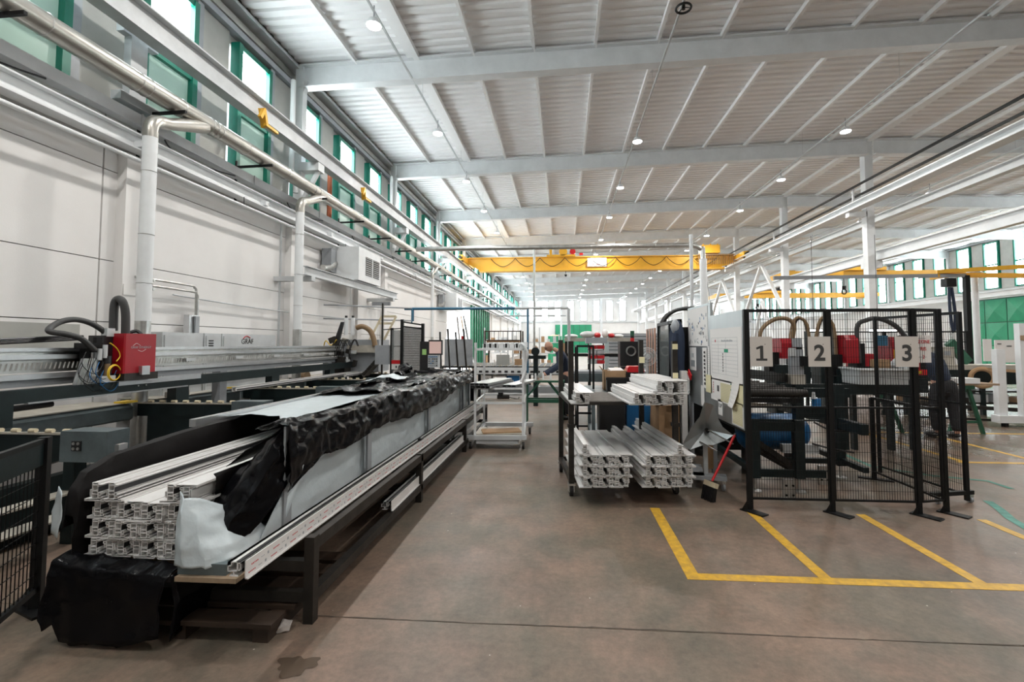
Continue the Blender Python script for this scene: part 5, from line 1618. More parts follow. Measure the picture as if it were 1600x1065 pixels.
def head_geo(b, c, f, s=1.0):
    """head at c looking along the unit vector f: skull, jaw, nose, ears"""
    c = Vector(c); f = Vector(f).normalized()
    r = Vector((0, 0, 1)).cross(f).normalized(); u = f.cross(r)
    n, m = 20, 14
    vs = []
    for i in range(m+1):
        t = PI*i/m
        for k in range(n):
            q = 2*PI*k/n
            x, y, z = math.sin(t)*math.cos(q), math.sin(t)*math.sin(q), math.cos(t)
            X = x*.098; Y = y*.076; Z = z*.118
            if z < 0:
                Y *= 1+.30*z; X *= (1+.10*z) if x > 0 else (1+.45*z)
            if x > .55 and -.35 < z < .25:                        # nose ridge
                X += .026*max(0, 1-abs(y)*4.2)*(1-abs(z+.12)*1.8)
            if x > .6 and .02 < z < .22 and abs(abs(y)-.33) < .16: X -= .008   # eye sockets
            vs.append(c + (f*X + r*Y + u*Z)*s)
    b.add(vs, [(i*n+k, (i+1)*n+k, (i+1)*n+(k+1) % n, i*n+(k+1) % n) for i in range(m) for k in range(n)])
    for sd in (-1, 1):
        e = c + (r*sd*.078 - f*.008 - u*.01)*s
        b.ring(e, r, .022*s, .009*s, 10, 5)
def hand_geo(b, w, d, up, s=1.0, side=1):
    """w wrist, d direction of the fingers, up back-of-hand normal"""
    w = Vector(w); d = Vector(d).normalized(); up = Vector(up).normalized(); x = d.cross(up).normalized(); up = x.cross(d)
    b.bar(w - d*.01, w + d*.09*s, .078*s, .028*s, up)
    for k, L_ in enumerate((.068, .078, .073, .056)):
        o = w + d*.085*s + x*(-.029+.019*k)*s
        b.tube([o, o + d*L_*.45*s - up*.006, o + d*L_*.8*s - up*.026*s, o + d*L_*.85*s - up*.045*s], .0085*s, 6, 2)
    o = w + d*.025*s - x*.036*s*side
    b.tube([o, o - x*.022*s*side + d*.025*s - up*.01, o - x*.025*s*side + d*.052*s - up*.022*s], .0095*s, 6, 2)

# worker at the green bench, bald, leaning over to the left
t = thing('person', 'person with a shaved head in a dark navy work shirt bending over the green bench', 'person', (.1, 10.2, 0))
hd = (-.30, 10.22, 1.585); fc = Vector((-.80, -.38, -.46))
nodes = [(.06, 10.3, .95, .11, .09), (.05, 10.28, 1.12, .11, .09), (.0, 10.26, 1.34, .13, .09), (-.07, 10.25, 1.46, .09, .07), (-.16, 10.23, 1.52, .05), (-.22, 10.225, 1.55, .05),
         (-.03, 10.03, 1.40, .06), (-.06, 9.96, 1.18, .045), (-.28, 9.88, 1.03, .034), (-.40, 9.85, .985, .029),
         (-.03, 10.47, 1.40, .06), (-.08, 10.50, 1.18, .045), (-.32, 10.3, 1.03, .034), (-.44, 10.22, .985, .029),
         (.14, 10.18, .88, .08), (.12, 10.15, .50, .055), (.12, 10.15, .12, .045), (.12, 10.15, .06, .035), (.04, 10.14, .045, .025),
         (.14, 10.42, .88, .08), (.16, 10.45, .50, .055), (.20, 10.45, .12, .045), (.19, 10.45, .06, .035), (.12, 10.44, .045, .025)]
edges = [(0,1),(1,2),(2,3),(3,4),(4,5),(2,6),(6,7),(7,8),(8,9),(2,10),(10,11),(11,12),(12,13),(0,14),(14,15),(15,16),(16,17),(17,18),(0,19),(19,20),(20,21),(21,22),(22,23)]
def ex(b):
    head_geo(b, hd, fc, 1.0)
    hand_geo(b, (-.40, 9.85, .985), (-1, 0, -.35), (0, 0, 1))
    hand_geo(b, (-.44, 10.22, .985), (-1, -.1, -.35), (0, 0, 1), side=-1)
skin_body('body', nodes, edges, 'skin', t, ex)
sh = [(.06, 10.3, .93, .17, .13), (.05, 10.28, 1.12, .17, .13), (.0, 10.26, 1.34, .19, .135), (-.07, 10.25, 1.46, .13, .10), (-.14, 10.235, 1.505, .078),
      (-.03, 10.03, 1.40, .085), (-.06, 9.96, 1.18, .068), (-.37, 9.858, .998, .048), (-.03, 10.47, 1.40, .085), (-.08, 10.50, 1.18, .068), (-.41, 10.24, .996, .048)]
skin_body('work_shirt', sh, [(0,1),(1,2),(2,3),(3,4),(2,5),(5,6),(6,7),(2,8),(8,9),(9,10)], 'navy', t)
tr = [(.07, 10.3, 1.02, .165, .135), (.07, 10.3, .92, .16, .13), (.10, 10.18, .82, .112), (.10, 10.15, .50, .085), (.12, 10.15, .10, .07), (.12, 10.42, .82, .112), (.16, 10.45, .50, .085), (.20, 10.45, .10, .07)]
skin_body('trousers', tr, [(0,1),(1,2),(2,3),(3,4),(1,5),(5,6),(6,7)], 'trous', t)
for (x, y) in ((.05, 10.14), (.13, 10.44)):
    B().ball((x, y, .05), .15, .055, .05).mk('shoe', 'black', t, True)
b = B()
b.tube([(-.41, 9.85, .98), (-.46, 9.85, .965)], .04, 8, curved=False)
b.tube([(-.45, 10.21, .98), (-.50, 10.21, .965)], .04, 8, curved=False)
hand_geo(b, (-.405, 9.85, .984), (-1, 0, -.35), (0, 0, 1), 1.12)
hand_geo(b, (-.445, 10.22, .984), (-1, -.1, -.35), (0, 0, 1), 1.12, side=-1)
b.mk('work_gloves', 'glove', t, True)
f = fc.normalized(); r = Vector((0, 0, 1)).cross(f).normalized(); u = f.cross(r)
b = B()
for sd in (-1, 1):
    e = Vector(hd) + f*.10 + r*sd*.033 + u*.018
    b.ring(e, f, .022, .003, 14, 4)
    b.bar(e + r*sd*.02, e + r*sd*.045 - f*.10, .004)
b.mk('glasses', 'black', t)
b = B()
for sd in (-1, 1):
    b.ball(tuple(Vector(hd) + f*.088 + r*sd*.032 + u*.018), .011)
b.mk('eyes', 'ink', t, True)
B().bar(tuple(Vector(hd)+f*.094+r*.022-u*.058), tuple(Vector(hd)+f*.094-r*.022-u*.058), .006, .005).mk('mouth', 'red', t)

# worker behind the fence, seen from behind
t = thing('person', 'person in dark navy work clothes seen from behind beyond the guard fence', 'person', (6.75, 8.75, 0))
nodes = [(6.78, 8.75, .98, .11, .09), (6.74, 8.82, 1.15, .11, .09), (6.64, 8.95, 1.36, .13, .09), (6.54, 9.05, 1.48, .09, .07), (6.48, 9.12, 1.55, .055), (6.44, 9.16, 1.60, .055),
         (6.40, 8.95, 1.40, .07), (6.22, 9.1, 1.16, .052), (6.20, 9.32, 1.0, .04), (6.20, 9.40, .98, .032),
         (6.86, 9.0, 1.40, .07), (6.98, 9.14, 1.15, .052), (6.80, 9.36, 1.02, .04), (6.76, 9.43, 1.0, .032),
         (6.66, 8.75, .88, .10), (6.62, 8.78, .50, .07), (6.62, 8.72, .12, .048), (6.62, 8.74, .06, .035), (6.58, 8.79, .045, .025),
         (6.88, 8.72, .88, .10), (6.90, 8.72, .50, .07), (6.90, 8.66, .12, .048), (6.90, 8.68, .06, .035), (6.90, 8.76, .045, .025)]
def ex2(b):
    head_geo(b, (6.38, 9.20, 1.69), (-.5, .75, -.35), 1.0)
    hand_geo(b, (6.20, 9.40, .98), (0, 1, -.3), (0, 0, 1))
    hand_geo(b, (6.76, 9.43, 1.0), (-.3, 1, -.3), (0, 0, 1), side=-1)
skin_body('body', nodes, edges, 'skin', t, ex2)
sh = [(6.79, 8.75, .90, .20, .15), (6.75, 8.82, 1.15, .20, .15), (6.64, 8.95, 1.36, .215, .155), (6.54, 9.05, 1.48, .14, .11), (6.51, 9.09, 1.52, .08),
      (6.40, 8.95, 1.40, .09), (6.22, 9.1, 1.16, .07), (6.20, 9.33, .998, .056), (6.88, 9.0, 1.40, .09), (7.0, 9.14, 1.15, .07), (6.79, 9.37, 1.02, .056)]
skin_body('work_shirt', sh, [(0,1),(1,2),(2,3),(3,4),(2,5),(5,6),(6,7),(2,8),(8,9),(9,10)], 'navy', t)
tr = [(6.78, 8.75, 1.04, .18, .15), (6.78, 8.75, .93, .185, .155), (6.66, 8.75, .82, .122), (6.62, 8.78, .50, .095), (6.62, 8.72, .10, .08), (6.88, 8.72, .82, .122), (6.90, 8.72, .50, .095), (6.90, 8.66, .10, .08)]
skin_body('trousers', tr, [(0,1),(1,2),(2,3),(3,4),(1,5),(5,6),(6,7)], 'trous', t)
B().ball((6.56, 8.79, .05), .10, .14, .05).mk('shoe', 'black', t, True)
B().ball((6.90, 8.75, .05), .065, .15, .05).mk('shoe', 'black', t, True)
rows = []
for z, q in ((1.80, .02), (1.795, .06), (1.77, .085), (1.72, .098), (1.66, .097), (1.60, .08)):
    rows.append([(6.395+q*.95*math.cos(a), 9.185+q*math.sin(a), z+.012) for a in [2*PI*i/16 for i in range(17)]])
B().grid(rows).mk('hair', 'black', t, True)

# ================================================================== green bench and far benches
t = thing('green_bench', 'green steel workbench the bending worker leans over', 'bench', (-.4, 10.0, 0))
B().box(-.82, .04, 9.66, 10.05, .845, .88).mk('top_frame', 'greent', t)
B().box(-.78, .0, 9.70, 10.01, .88, .892).mk('top', 'beige', t)
for x in (-.80, -.04):
    for y in (9.68, 9.98):
        B().box(x, x+.055, y, y+.055, 0, .845).mk('leg', 'greent', t)
for y in (9.69, 9.99):
    B().box(-.80, .02, y, y+.04, .42, .49).mk('rail', 'greent', t)
    B().bar((-.30, y+.02, .85), (-.06, y+.02, .55), .03).mk('brace', 'greent', t)
    B().bar((-.48, y+.02, .85), (-.74, y+.02, .55), .03).mk('brace', 'greent', t)
for k in range(4):
    x = -.75+.16*k
    t_ = B().prX([(9.72, .892), (9.80, .892), (9.77, 1.03), (9.73, 1.03)], x, x+.035).mk('corner_piece', 'white', label='small white corner piece on the green bench, %s from the left' % ORD[k], cat='corner piece', group='white corner pieces on the green bench')
t = thing('roller_table', 'long black ball-transfer table with a white slotted side panel', 'table', (-2, 15.5, 0))
B().box(-3.9, .2, 14.3, 17.0, .90, .95).mk('top', 'dark', t)
b = B()
for i in range(22):
    x = -3.8+.19*i
    b.box(x, x+.012, 14.3, 17.0, .95, .958)
for j in range(7):
    b.box(-3.9, .2, 14.5+.4*j, 14.53+.4*j, .95, .96)
b.mk('grid_bars', 'steelw', t, kind='stuff')
b = B()
random.seed(4)
for i in range(20):
    for j in range(6):
        b.ball((-3.78+.2*i, 14.42+.42*j, .955), .022, n=6, m=4)
b.mk('transfer_balls', 'cream', t, kind='stuff')
B().box(-2.7, .2, 14.27, 14.29, .70, .92).mk('side_panel', 'white', t)
for k in range(14):
    B().box(-2.6+.2*k, -2.5+.2*k, 14.255, 14.27, .76, .82).mk('slot', 'black', t)
B().box(-2.7, .2, 14.25, 14.30, .69, .71).mk('edge', 'dark', t)
for x in (-3.8, -2.6, -1.2, .1):
    for y in (14.35, 16.9):
        B().box(x-.04, x+.04, y-.04, y+.04, 0, .9).mk('leg', 'dark', t)
for lab, z0, z1, y0, ml in (('white flat carton under the roller table behind the trolley', 0.0, .28, 14.8, 'steelw'), ('white plank stack low under the roller table', .0, .12, 13.9, 'pvc')):
    B().box(-2.4, -.1, y0, y0+.6, z0, z1).mk('carton', ml, label=lab, cat='carton')
for x, c, lab in ((-2.55, 'paper', 'white box under the roller table marked ZR'), (-2.1, 'paper', 'white box under the roller table marked P')):
    p = B().box(x, x+.32, 14.35, 14.7, .40, .66).mk('parts_box', c, label=lab, cat='box')
    B().box(x-.02, x+.34, 14.34, 14.8, .36, .40).mk('box_shelf', 'dark', p)
    tx = text('ZR' if x < -2.3 else 'P', (x+.16, 14.348, .53), .17, 'ink', p, PI/2, 0)
B().prX([(14.4, .40), (14.75, .40), (14.8, .62), (14.4, .66)], -1.75, -1.35).mk('blue_bin', 'blue', label='blue bin under the roller table left of the worker', cat='bin')
t = thing('grey_screen_board', 'large plain grey board standing on the roller table', 'board', (-2.8, 14.5, .95))
B().box(-3.74, -2.84, 14.45, 14.50, .965, 1.80).mk('board', 'greyp', t)
B().box(-3.2, -3.1, 14.42, 14.45, 1.80, 1.9).mk('clip', 'redp', t)
B().box(-2.15, -1.72, 14.9, 14.95, .965, 1.30).mk('small_board', 'wall2', label='small pale grey board on the roller table behind the trolley', cat='board')
B().box(-1.55, -1.3, 14.9, 15.1, .965, 1.16).mk('carton', 'cardboard', label='small brown carton on the roller table behind the trolley', cat='carton')
B().box(.0, .35, 14.9, 15.1, .965, 1.68).mk('carton', 'cardboard', label='tall orange-brown carton left of the worker', cat='carton')
t = thing('dark_press', 'dark green bench press left of the worker', 'machine', (-.7, 12.4, 0))
B().box(-.78, -.66, 12.3, 12.6, 0, 1.55).mk('column', 'darkg', t)
B().box(-.95, -.45, 12.25, 12.7, 1.25, 1.34).mk('arm', 'darkg', t)
B().cyl((-.72, 12.2, 1.45), (-.72, 12.3, 1.45), .11, 14).mk('disc', 'darkg', t, True)

# wire cage trolley and shelving in the middle distance
t = thing('cage_trolley', 'brown wire cage trolley with flat cardboard, beyond the white trolley', 'trolley', (-2.4, 19.3, 0))
for x in (-3.2, -1.72):
    for y in (18.9, 19.9):
        B().box(x-.03, x+.03, y-.03, y+.03, 0, 2.2).mk('post', 'woodd', t)
b = B()
for z in (1.78, 2.15):
    b.box(-3.2, -1.72, 18.88, 18.92, z, z+.04)
for k in range(9):
    b.box(-3.2+.185*k, -3.18+.185*k, 18.89, 18.91, 1.78, 2.18)
b.box(-3.2, -1.72, 18.88, 19.92, .3, .36)
b.mk('wire_frame', 'woodd', t, kind='stuff')
B().box(-3.15, -1.78, 18.95, 19.85, 1.70, 1.78).mk('shelf', 'cardboard', t)
for k, (x, y, h, lab, m_) in enumerate(((-1.9, 24, 2.5, 'pale tall packed rack near the green gate', 'white'), (-.9, 26, 2.2, 'low pale machine with stacked parts in the far middle', 'steelw'),
                                        (-3.9, 27, 2.6, 'white wrapped pallet stack near the half-open gate', 'paper'), (2.4, 30, 2.3, 'pale far rack before the green back door', 'steelw'))):
    t = thing('storage_rack', lab, 'rack', (x, y, 0))
    for dx in (-.7, .7):
        B().box(x+dx-.03, x+dx+.03, y-.03, y+.03, 0, h).mk('post', 'steelw', t)
    for z in (.5, 1.1, 1.7):
        B().box(x-.7, x+.7, y-.3, y+.3, z, z+.05).mk('shelf', 'steelw', t)
        for q in range(4):
            w = random.uniform(.12, .28); hh = random.uniform(.15, .45)
            B().box(x-.62+.33*q, x-.62+.33*q+w, y-.25, y+.2, z+.05, z+.05+hh).mk('packed_box', random.choice(['paper', 'steelw', 'cardboard', 'white', m_]), t)
t = thing('waste_drum', 'green drum with a pale lid near the green back door', 'drum', (-.55, 33, 0))
B().cyl((-.55, 33, 0), (-.55, 33, 2.2), .5, 18).mk('body', 'greenl', t, True)
B().cyl((-.55, 33, 2.2), (-.55, 33, 2.3), .45, 18, .2).mk('lid', 'cream', t, True)
# pallet rack top with mixed sacks behind the worker
t = thing('pallet_rack', 'dark rack with sacks and red items on top behind the worker', 'rack', (.6, 13.2, 0))
for x in (.1, 1.9):
    B().box(x-.03, x+.03, 13.0, 13.06, 0, 1.72).mk('post', 'dark', t)
    B().box(x-.03, x+.03, 13.8, 13.86, 0, 1.72).mk('post', 'dark', t)
B().box(.05, 1.95, 12.98, 13.88, 1.72, 1.82).mk('shelf', 'beige', t)
B().box(.05, 1.95, 12.98, 13.88, 1.30, 1.38).mk('shelf', 'dark', t)
for i, (x, sx, sz, m_, nm, lab) in enumerate(((.25, .26, .10, 'white', 'sack', 'flat white sack at the left of the rack top'), (.72, .3, .17, 'steelw', 'sack', 'bulging grey-white sack in the middle of the rack top'),
                                 (1.0, .14, .14, 'redp', 'bundle', 'red bundle on the rack top'), (1.22, .12, .22, 'paper', 'roll', 'white roll standing on the rack top'), (1.4, .13, .12, 'redp', 'bundle', 'second red bundle right of the white roll'),
                                 (1.6, .2, .1, 'white', 'sack', 'small white sack at the right of the rack top'))):
    B().ball((x, 13.4, 1.815+sz*.6), sx*.75, .25, sz*.6, 12, 8).mk(nm, m_, smooth=True, label=lab, cat=nm)
t = thing('bin_rack', 'rack of small red and grey parts bins behind the dark trolley', 'rack', (.8, 11, 0))
for x in (.62, .98):
    B().box(x-.015, x+.015, 11.2, 11.23, 0, 1.66).mk('post', 'dark', t)
for r in range(4):
    B().box(.60, 1.0, 10.95, 11.25, 1.18+.115*r, 1.19+.115*r).mk('shelf', 'greyp', t)
    for q in range(2):
        B().prX([(10.93, 1.19+.115*r), (11.2, 1.19+.115*r), (11.2, 1.28+.115*r), (10.9, 1.26+.115*r)], .62+.19*q, .79+.19*q).mk('bin', 'redp' if r in (1, 3) or (r == 0 and q) else 'steelw', t)
B().box(.55, 1.05, 10.95, 11.3, 1.66, 1.80).mk('rack_top_box', 'greyp', label='grey box on top of the red bin rack', cat='box')
t = thing('grey_bench', 'long grey steel bench behind the dark trolley', 'bench', (1, 10.6, 0))
B().box(-.05, 2.1, 10.2, 10.9, 1.0, 1.05).mk('top', 'greyp', t)
B().box(-.05, 2.1, 10.2, 10.23, .82, 1.0).mk('apron', 'slate', t)
for x in (0, .9, 2.0):
    B().box(x, x+.06, 10.25, 10.31, 0, 1.0).mk('leg', 'dark', t)
B().box(.1, 2.0, 10.4, 10.85, .3, .34).mk('shelf', 'dark', t)
for k, (x, w, h, m_, lab) in enumerate(((.12, .3, .3, 'white', 'white bag on the low shelf of the grey bench'), (.5, .35, .25, 'black', 'black crate on the low shelf of the grey bench'), (1.0, .35, .4, 'slate', 'slate-grey box on the low shelf of the grey bench'))):
    B().box(x, x+w, 10.45, 10.8, .34, .34+h).mk('crate', m_, label=lab, cat='crate')
B().box(1.15, 1.7, 10.3, 10.5, 1.05, 1.13).mk('pale_part', 'cream', label='pale long part lying on the grey bench', cat='part')
# two thin black racks posts near the left post of the dark trolley
t = thing('black_stand', 'thin black tubular stand behind the dark trolley shelf', 'stand', (.3, 7.4, 0))
for x in (.22, .46):
    for y in (7.0, 7.9):
        B().box(x-.015, x+.015, y-.015, y+.015, 0, 1.62).mk('post', 'dark', t)
for z in (.25, .6, 1.6):
    b = B().box(.22, .46, 6.99, 7.01, z, z+.03).box(.22, .46, 7.89, 7.91, z, z+.03).box(.21, .23, 7, 7.9, z, z+.03).box(.45, .47, 7, 7.9, z, z+.03)
    b.mk('rail', 'dark', t)
# blue-grey roller shutter machine with round port, signal tower
t = thing('shutter_cabin', 'blue-grey ribbed cabin standing far behind the fan', 'cabin', (2.9, 20, 0))
B().box(1.98, 4.2, 20, 22, 0, 2.1).mk('body', 'slate', t)
for k in range(14):
    B().box(1.98, 4.2, 19.97, 20, .1+.145*k, .21+.145*k).mk('rib', 'bluepale' if 'bluepale' in K else 'greyp', t)
t = thing('black_machine', 'black machine with a round port behind the fan', 'machine', (1.4, 10.0, 0))
B().box(1.18, 1.62, 9.6, 9.98, .9, 1.70).mk('housing', 'black', t)
B().ring((1.40, 9.59, 1.50), (0, 1, 0), .09, .018, 20, 6).mk('port_ring', 'galv', t, True)
B().box(1.1, 1.7, 9.5, 10.0, 0, .9).mk('base', 'darkg', t)
B().box(1.10, 1.5, 8.9, 9.1, 1.02, 1.22).mk('monitor', 'black', label='black monitor box above the red tool case', cat='monitor')
B().box(1.0, 1.6, 8.8, 9.3, 0, 1.02).mk('machine_table', 'dark', label='dark machine table under the black monitor box', cat='table')
t = thing('signal_tower', 'signal tower with green and red segments on a black stem', 'lamp', (1.55, 10.4, 0))
B().cyl((1.55, 10.4, 0), (1.55, 10.4, 1.68), .035, 10).mk('stem', 'black', t)
B().cyl((1.55, 10.4, 1.68), (1.55, 10.4, 1.78), .045, 12).mk('red_segment', 'redp', t)
B().cyl((1.55, 10.4, 1.78), (1.55, 10.4, 1.83), .045, 12).mk('black_segment', 'black', t)
B().cyl((1.55, 10.4, 1.83), (1.55, 10.4, 1.94), .045, 12).mk('green_segment', 'greent', t)
t = thing('strip_curtain', 'reddish clear strip curtain panels left of the black enclosure', 'curtain', (1.9, 9.2, 0))
for k in range(7):
    B().box(1.72, 1.74, 8.75+.13*k, 8.86+.13*k, .9, 1.95).mk('strip', 'clear' if k % 2 else 'skin', t)

# ================================================================== drilling unit, screens and console at the left middle
t = thing('drilling_unit', 'cluttered drilling unit with two white cylinders on the gantry', 'machine', (-4.9, 10.5, .9))
B().box(-5.3, -4.3, 10.55, 11.2, 1.0, 1.75).mk('housing', 'greyp', t)
B().box(-5.0, -4.2, 10.4, 10.55, 1.45, 1.62).mk('cross_plate', 'beige', t)
B().box(-5.25, -4.9, 10.1, 10.4, .92, 1.35).mk('gear_block', 'rackm', t)
for x in (-4.98, -4.82):
    B().cyl((x, 10.3, 1.85), (x, 10.3, 2.25), .045, 12).mk('air_cylinder', 'white', t, True)
    B().cyl((x, 10.3, 2.25), (x, 10.3, 2.30), .03, 8).mk('cylinder_cap', 'black', t)
B().tube([(-4.75, 10.35, 2.02), (-4.6, 10.35, 2.05), (-4.45, 10.4, 1.95), (-4.36, 10.4, 1.75), (-4.33, 10.4, 1.6)], .06, 10, 6).mk('tan_hose', 'brownh', t, True)
B().prY([(-5.3, 1.45), (-5.15, 1.45), (-5.0, 2.15), (-5.06, 2.15)], 10.2, 10.26).mk('fin', 'black', t)
for k in range(10):
    x, z = random.uniform(-5.25, -4.7), random.uniform(1.2, 1.8)
    B().cbox((x, 10.22+random.uniform(-.06, .06), z), (random.uniform(.06, .16), .08, random.uniform(.06, .16)), 0, 0, random.uniform(-.4, .4)).mk('block', random.choice(['galv', 'rackm', 'steelw', 'beige', 'dark']), t)
b = B()
for k in range(8):
    x = random.uniform(-5.3, -4.7)
    b.tube([(x, 10.15, 1.3), (x+.06, 10.05, 1.55), (x+.14, 10.1, 1.75), (x+.2, 10.15, 1.6)], .01, 5)
b.mk('cables', 'black', t)
B().tube([(-5.4, 10.1, 1.55), (-5.3, 10.0, 1.72), (-5.2, 10.05, 1.62), (-5.1, 10.1, 1.75)], .012, 5).mk('yellow_cable', 'yelp', t)
for k in range(6):
    B().cbox((-4.45+.10*k, 10.3, 1.0+.11*k), (.14, .3, .07), 0, 0, -.82).mk('ladder_plate', 'rackm', t)
B().bar((-4.55, 10.3, .92), (-3.85, 10.3, 1.66), .10, .04).mk('incline_arm', 'galv', t)
b = B()
for dx in (0, .36):
    b.bar((-4.7+dx, 10.9, 1.7), (-4.42+dx, 11.0, 2.32), .05)
b.bar((-4.42, 11.0, 2.32), (-4.06, 11.0, 2.32), .05).bar((-4.5, 10.97, 2.15), (-4.14, 10.97, 2.15), .05)
b.mk('cream_frame', 'cream', t)
B().cyl((-5.9, 9.9, .9), (-5.65, 9.9, .9), .14, 16).mk('tan_drum', 'brownh', label='tan coiled hose drum low by the wall, left of the drilling unit', cat='hose')
t = thing('mesh_guard_door', 'dark mesh guard door on black posts left of the console', 'door', (-3.2, 9.6, 0))
B().box(-3.44, -3.38, 9.58, 9.64, 0, 2.17).mk('post', 'dark', t)
B().box(-2.99, -2.93, 9.58, 9.64, 0, 2.08).mk('post', 'dark', t)
b = B().bar((-3.41, 9.61, 2.12), (-2.96, 9.61, 2.05), .02, .03).bar((-3.38, 9.61, 2.02), (-2.98, 9.61, 1.97), .02, .03)
b.mk('rail', 'dark', t)
B().box(-3.38, -2.99, 9.6, 9.605, .3, 2.0).mk('tinted_panel', 'clear', t)
mesh_panel(B(), (-3.38, 9.59), (-2.99, 9.59), .3, 2.0, .03, .05, .004).mk('wire_mesh', 'dark', t, kind='stuff')
t = thing('guard_posts', 'black guard fence with a red and white sign beside the mesh door', 'fence', (-3.9, 10, 0))
B().cyl((-4.2, 10.5, 0), (-4.2, 10.5, 2.6), .022, 8).mk('tall_post', 'rackm', t)
B().box(-3.78, -3.72, 9.9, 9.96, 0, 2.0).mk('post', 'dark', t)
b = B().bar((-4.2, 10.5, 1.98), (-3.42, 9.62, 1.98), .02).bar((-4.2, 10.5, 1.6), (-3.42, 9.62, 1.6), .015)
b.mk('rail', 'dark', t)
B().box(-3.70, -3.50, 9.78, 9.79, 1.05, 1.95).mk('clear_sheet', 'clear', t)
s_ = B().box(-3.69, -3.50, 9.76, 9.77, 1.10, 1.30).mk('sign', 'paper', t)
B().box(-3.69, -3.50, 9.755, 9.76, 1.22, 1.30).mk('sign_header', 'redp', s_)
B().box(-3.60, -3.57, 9.755, 9.76, 1.13, 1.18).mk('sign_symbol', 'ink', s_)
b = B().box(-4.12, -3.80, 9.9, 9.95, 1.2, 1.62)
b.mk('grey_cabinet', 'greyp', label='small grey cabinet behind the guard fence by the drilling unit', cat='cabinet')
t = thing('control_console', 'black control console with a lit pinkish screen and a green note', 'console', (-2.75, 9.6, 0))
B().box(-3.0, -2.78, 9.55, 9.9, 0, 1.70).mk('body', 'black', t)
s_ = B().box(-2.79, -2.50, 9.45, 9.52, 1.42, 1.73).mk('monitor', 'black', t)
B().box(-2.77, -2.52, 9.44, 9.45, 1.45, 1.70).mk('screen', 'screen', s_)
k_ = B().box(-2.79, -2.58, 9.42, 9.6, 1.16, 1.42).mk('keypad', 'steelw', t)
for i in range(5):
    for j in range(5):
        B().box(-2.775+.04*i, -2.75+.04*i, 9.41, 9.42, 1.19+.045*j, 1.215+.045*j).mk('button', random.choice(['ink', 'greyp', 'blue']), k_)
B().box(-2.95, -2.86, 9.54, 9.55, 1.42, 1.54).mk('green_note', mat('green_note', (.35, .6, .2), .8), t)
B().box(-2.8, -2.2, 9.3, 9.75, 1.08, 1.12).mk('console_shelf', 'dark', t)
for k in range(7):                             # bars leaning against the wall
    x = -6.05+.03*k; y = 25.5+.45*k
    B().bar((x+.5, y, 0), (x, y+.6-.25*k, 3.2+.2*math.sin(k*3)), .06).mk('leaning_bar', ['woodd', 'white', 'steelw', 'brownh', 'white', 'rackm', 'steelw'][k], label='long bar leaning on the wall near the green gate, %s from the camera' % ORD[k], cat='bar', group='bars leaning on the left wall by the gate')
for k in range(4):
    B().bar((-2.95+.18*k, 11.2+.2*k, .2), (-3.1+.2*k, 11.5, 1.95+.08*(k % 2)), .04).mk('dark_bar', 'rackm', label='dark upright bar behind the control console, %s from the left' % ORD[k], cat='bar', group='dark bars behind the console')
t = thing('wall_light', 'short dark wall bracket light below the near air heater', 'lamp', (-5.9, 14.6, 2.9))
B().box(-6.19, -5.6, 14.6, 14.7, 2.9, 3.02).mk('body', 'greyp', t)

# ================================================================== fenced machine cell on the right
t = thing('fenced_machine', 'heavy dark saw frame with a roller table behind the guard fence', 'machine', (2.7, 5.8, 0))
for x, y, h in ((2.14, 5.4, .80), (2.62, 5.4, .80), (2.92, 6.0, 1.15), (3.40, 6.0, 1.15), (2.14, 6.8, .9), (3.4, 7.6, 1.0)):
    B().box(x-.05, x+.05, y-.05, y+.05, .16, h).mk('column', 'darkg', t)
    p = B().cyl((x, y, .02), (x, y, .16), .014, 8).mk('screw_foot', 'galv', t)
    B().cyl((x, y, 0), (x, y, .02), .07, 16).mk('pad', 'galv', p)
for q in ((2.19, 2.57, 5.36, 5.44, .68, .78), (2.19, 2.9, 5.38, 5.42, .17, .25), (2.97, 3.35, 5.97, 6.03, .74, .88), (2.19, 2.87, 5.4, 5.44, .785, .80), (2.67, 3.35, 5.98, 6.04, .18, .24)):
    B().box(*q).mk('beam', 'darkg', t)
for x in (2.14, 3.40):
    B().box(x-.04, x+.04, 5.5, 6.9 if x < 3 else 7.6, .62, .74).mk('side_beam', 'darkg', t)
    B().box(x-.03, x+.03, 5.5, 6.9 if x < 3 else 7.6, .20, .26).mk('side_beam', 'darkg', t)
B().box(2.05, 2.62, 5.3, 6.95, 1.00, 1.05).mk('table_frame', 'dark', t)
for k in range(7):
    B().cyl((2.06, 5.35+.25*k, 1.10), (2.70, 5.35+.25*k, 1.10), .045, 10).mk('roller', 'rackm', t, True)
B().bar((2.05, 5.3, 1.32), (2.95, 6.2, 1.20), .05, .10).mk('upper_guide', 'dark', t)
B().bar((2.05, 5.3, .98), (2.75, 6.1, .86), .06, .04).mk('chute', 'beige', t)
for k in range(3):
    B().bar((2.2+.05*k, 5.6+.1*k, .55-.08*k), (2.7+.04*k, 5.8, .22-.05*k), .03, .06).mk('sloping_bar', 'rackm', t)
for (x, y) in ((2.38, 5.15), (3.06, 5.75)):
    p = B().box(x-.06, x+.06, y-.04, y+.0, 0, .22).mk('floor_bracket', 'galv', t)
    for z in (.06, .16):
        for dx in (-.035, .035):
            B().cyl((x+dx, y-.048, z), (x+dx, y-.04, z), .012, 8).mk('bolt', 'dark', p)
B().box(2.66, 3.08, 5.85, 5.93, .33, .43).mk('grey_tray', 'steelw', t)
b = B().box(2.83, 3.0, 5.95, 6.1, 1.15, 1.27)
b.mk('head_base', 'beige', t)
B().box(2.84, 2.98, 5.95, 6.05, 1.27, 1.58).mk('head_body', 'greyp', t)
B().box(2.93, 3.02, 5.90, 5.95, 1.38, 1.50).mk('head_motor', 'dark', t)
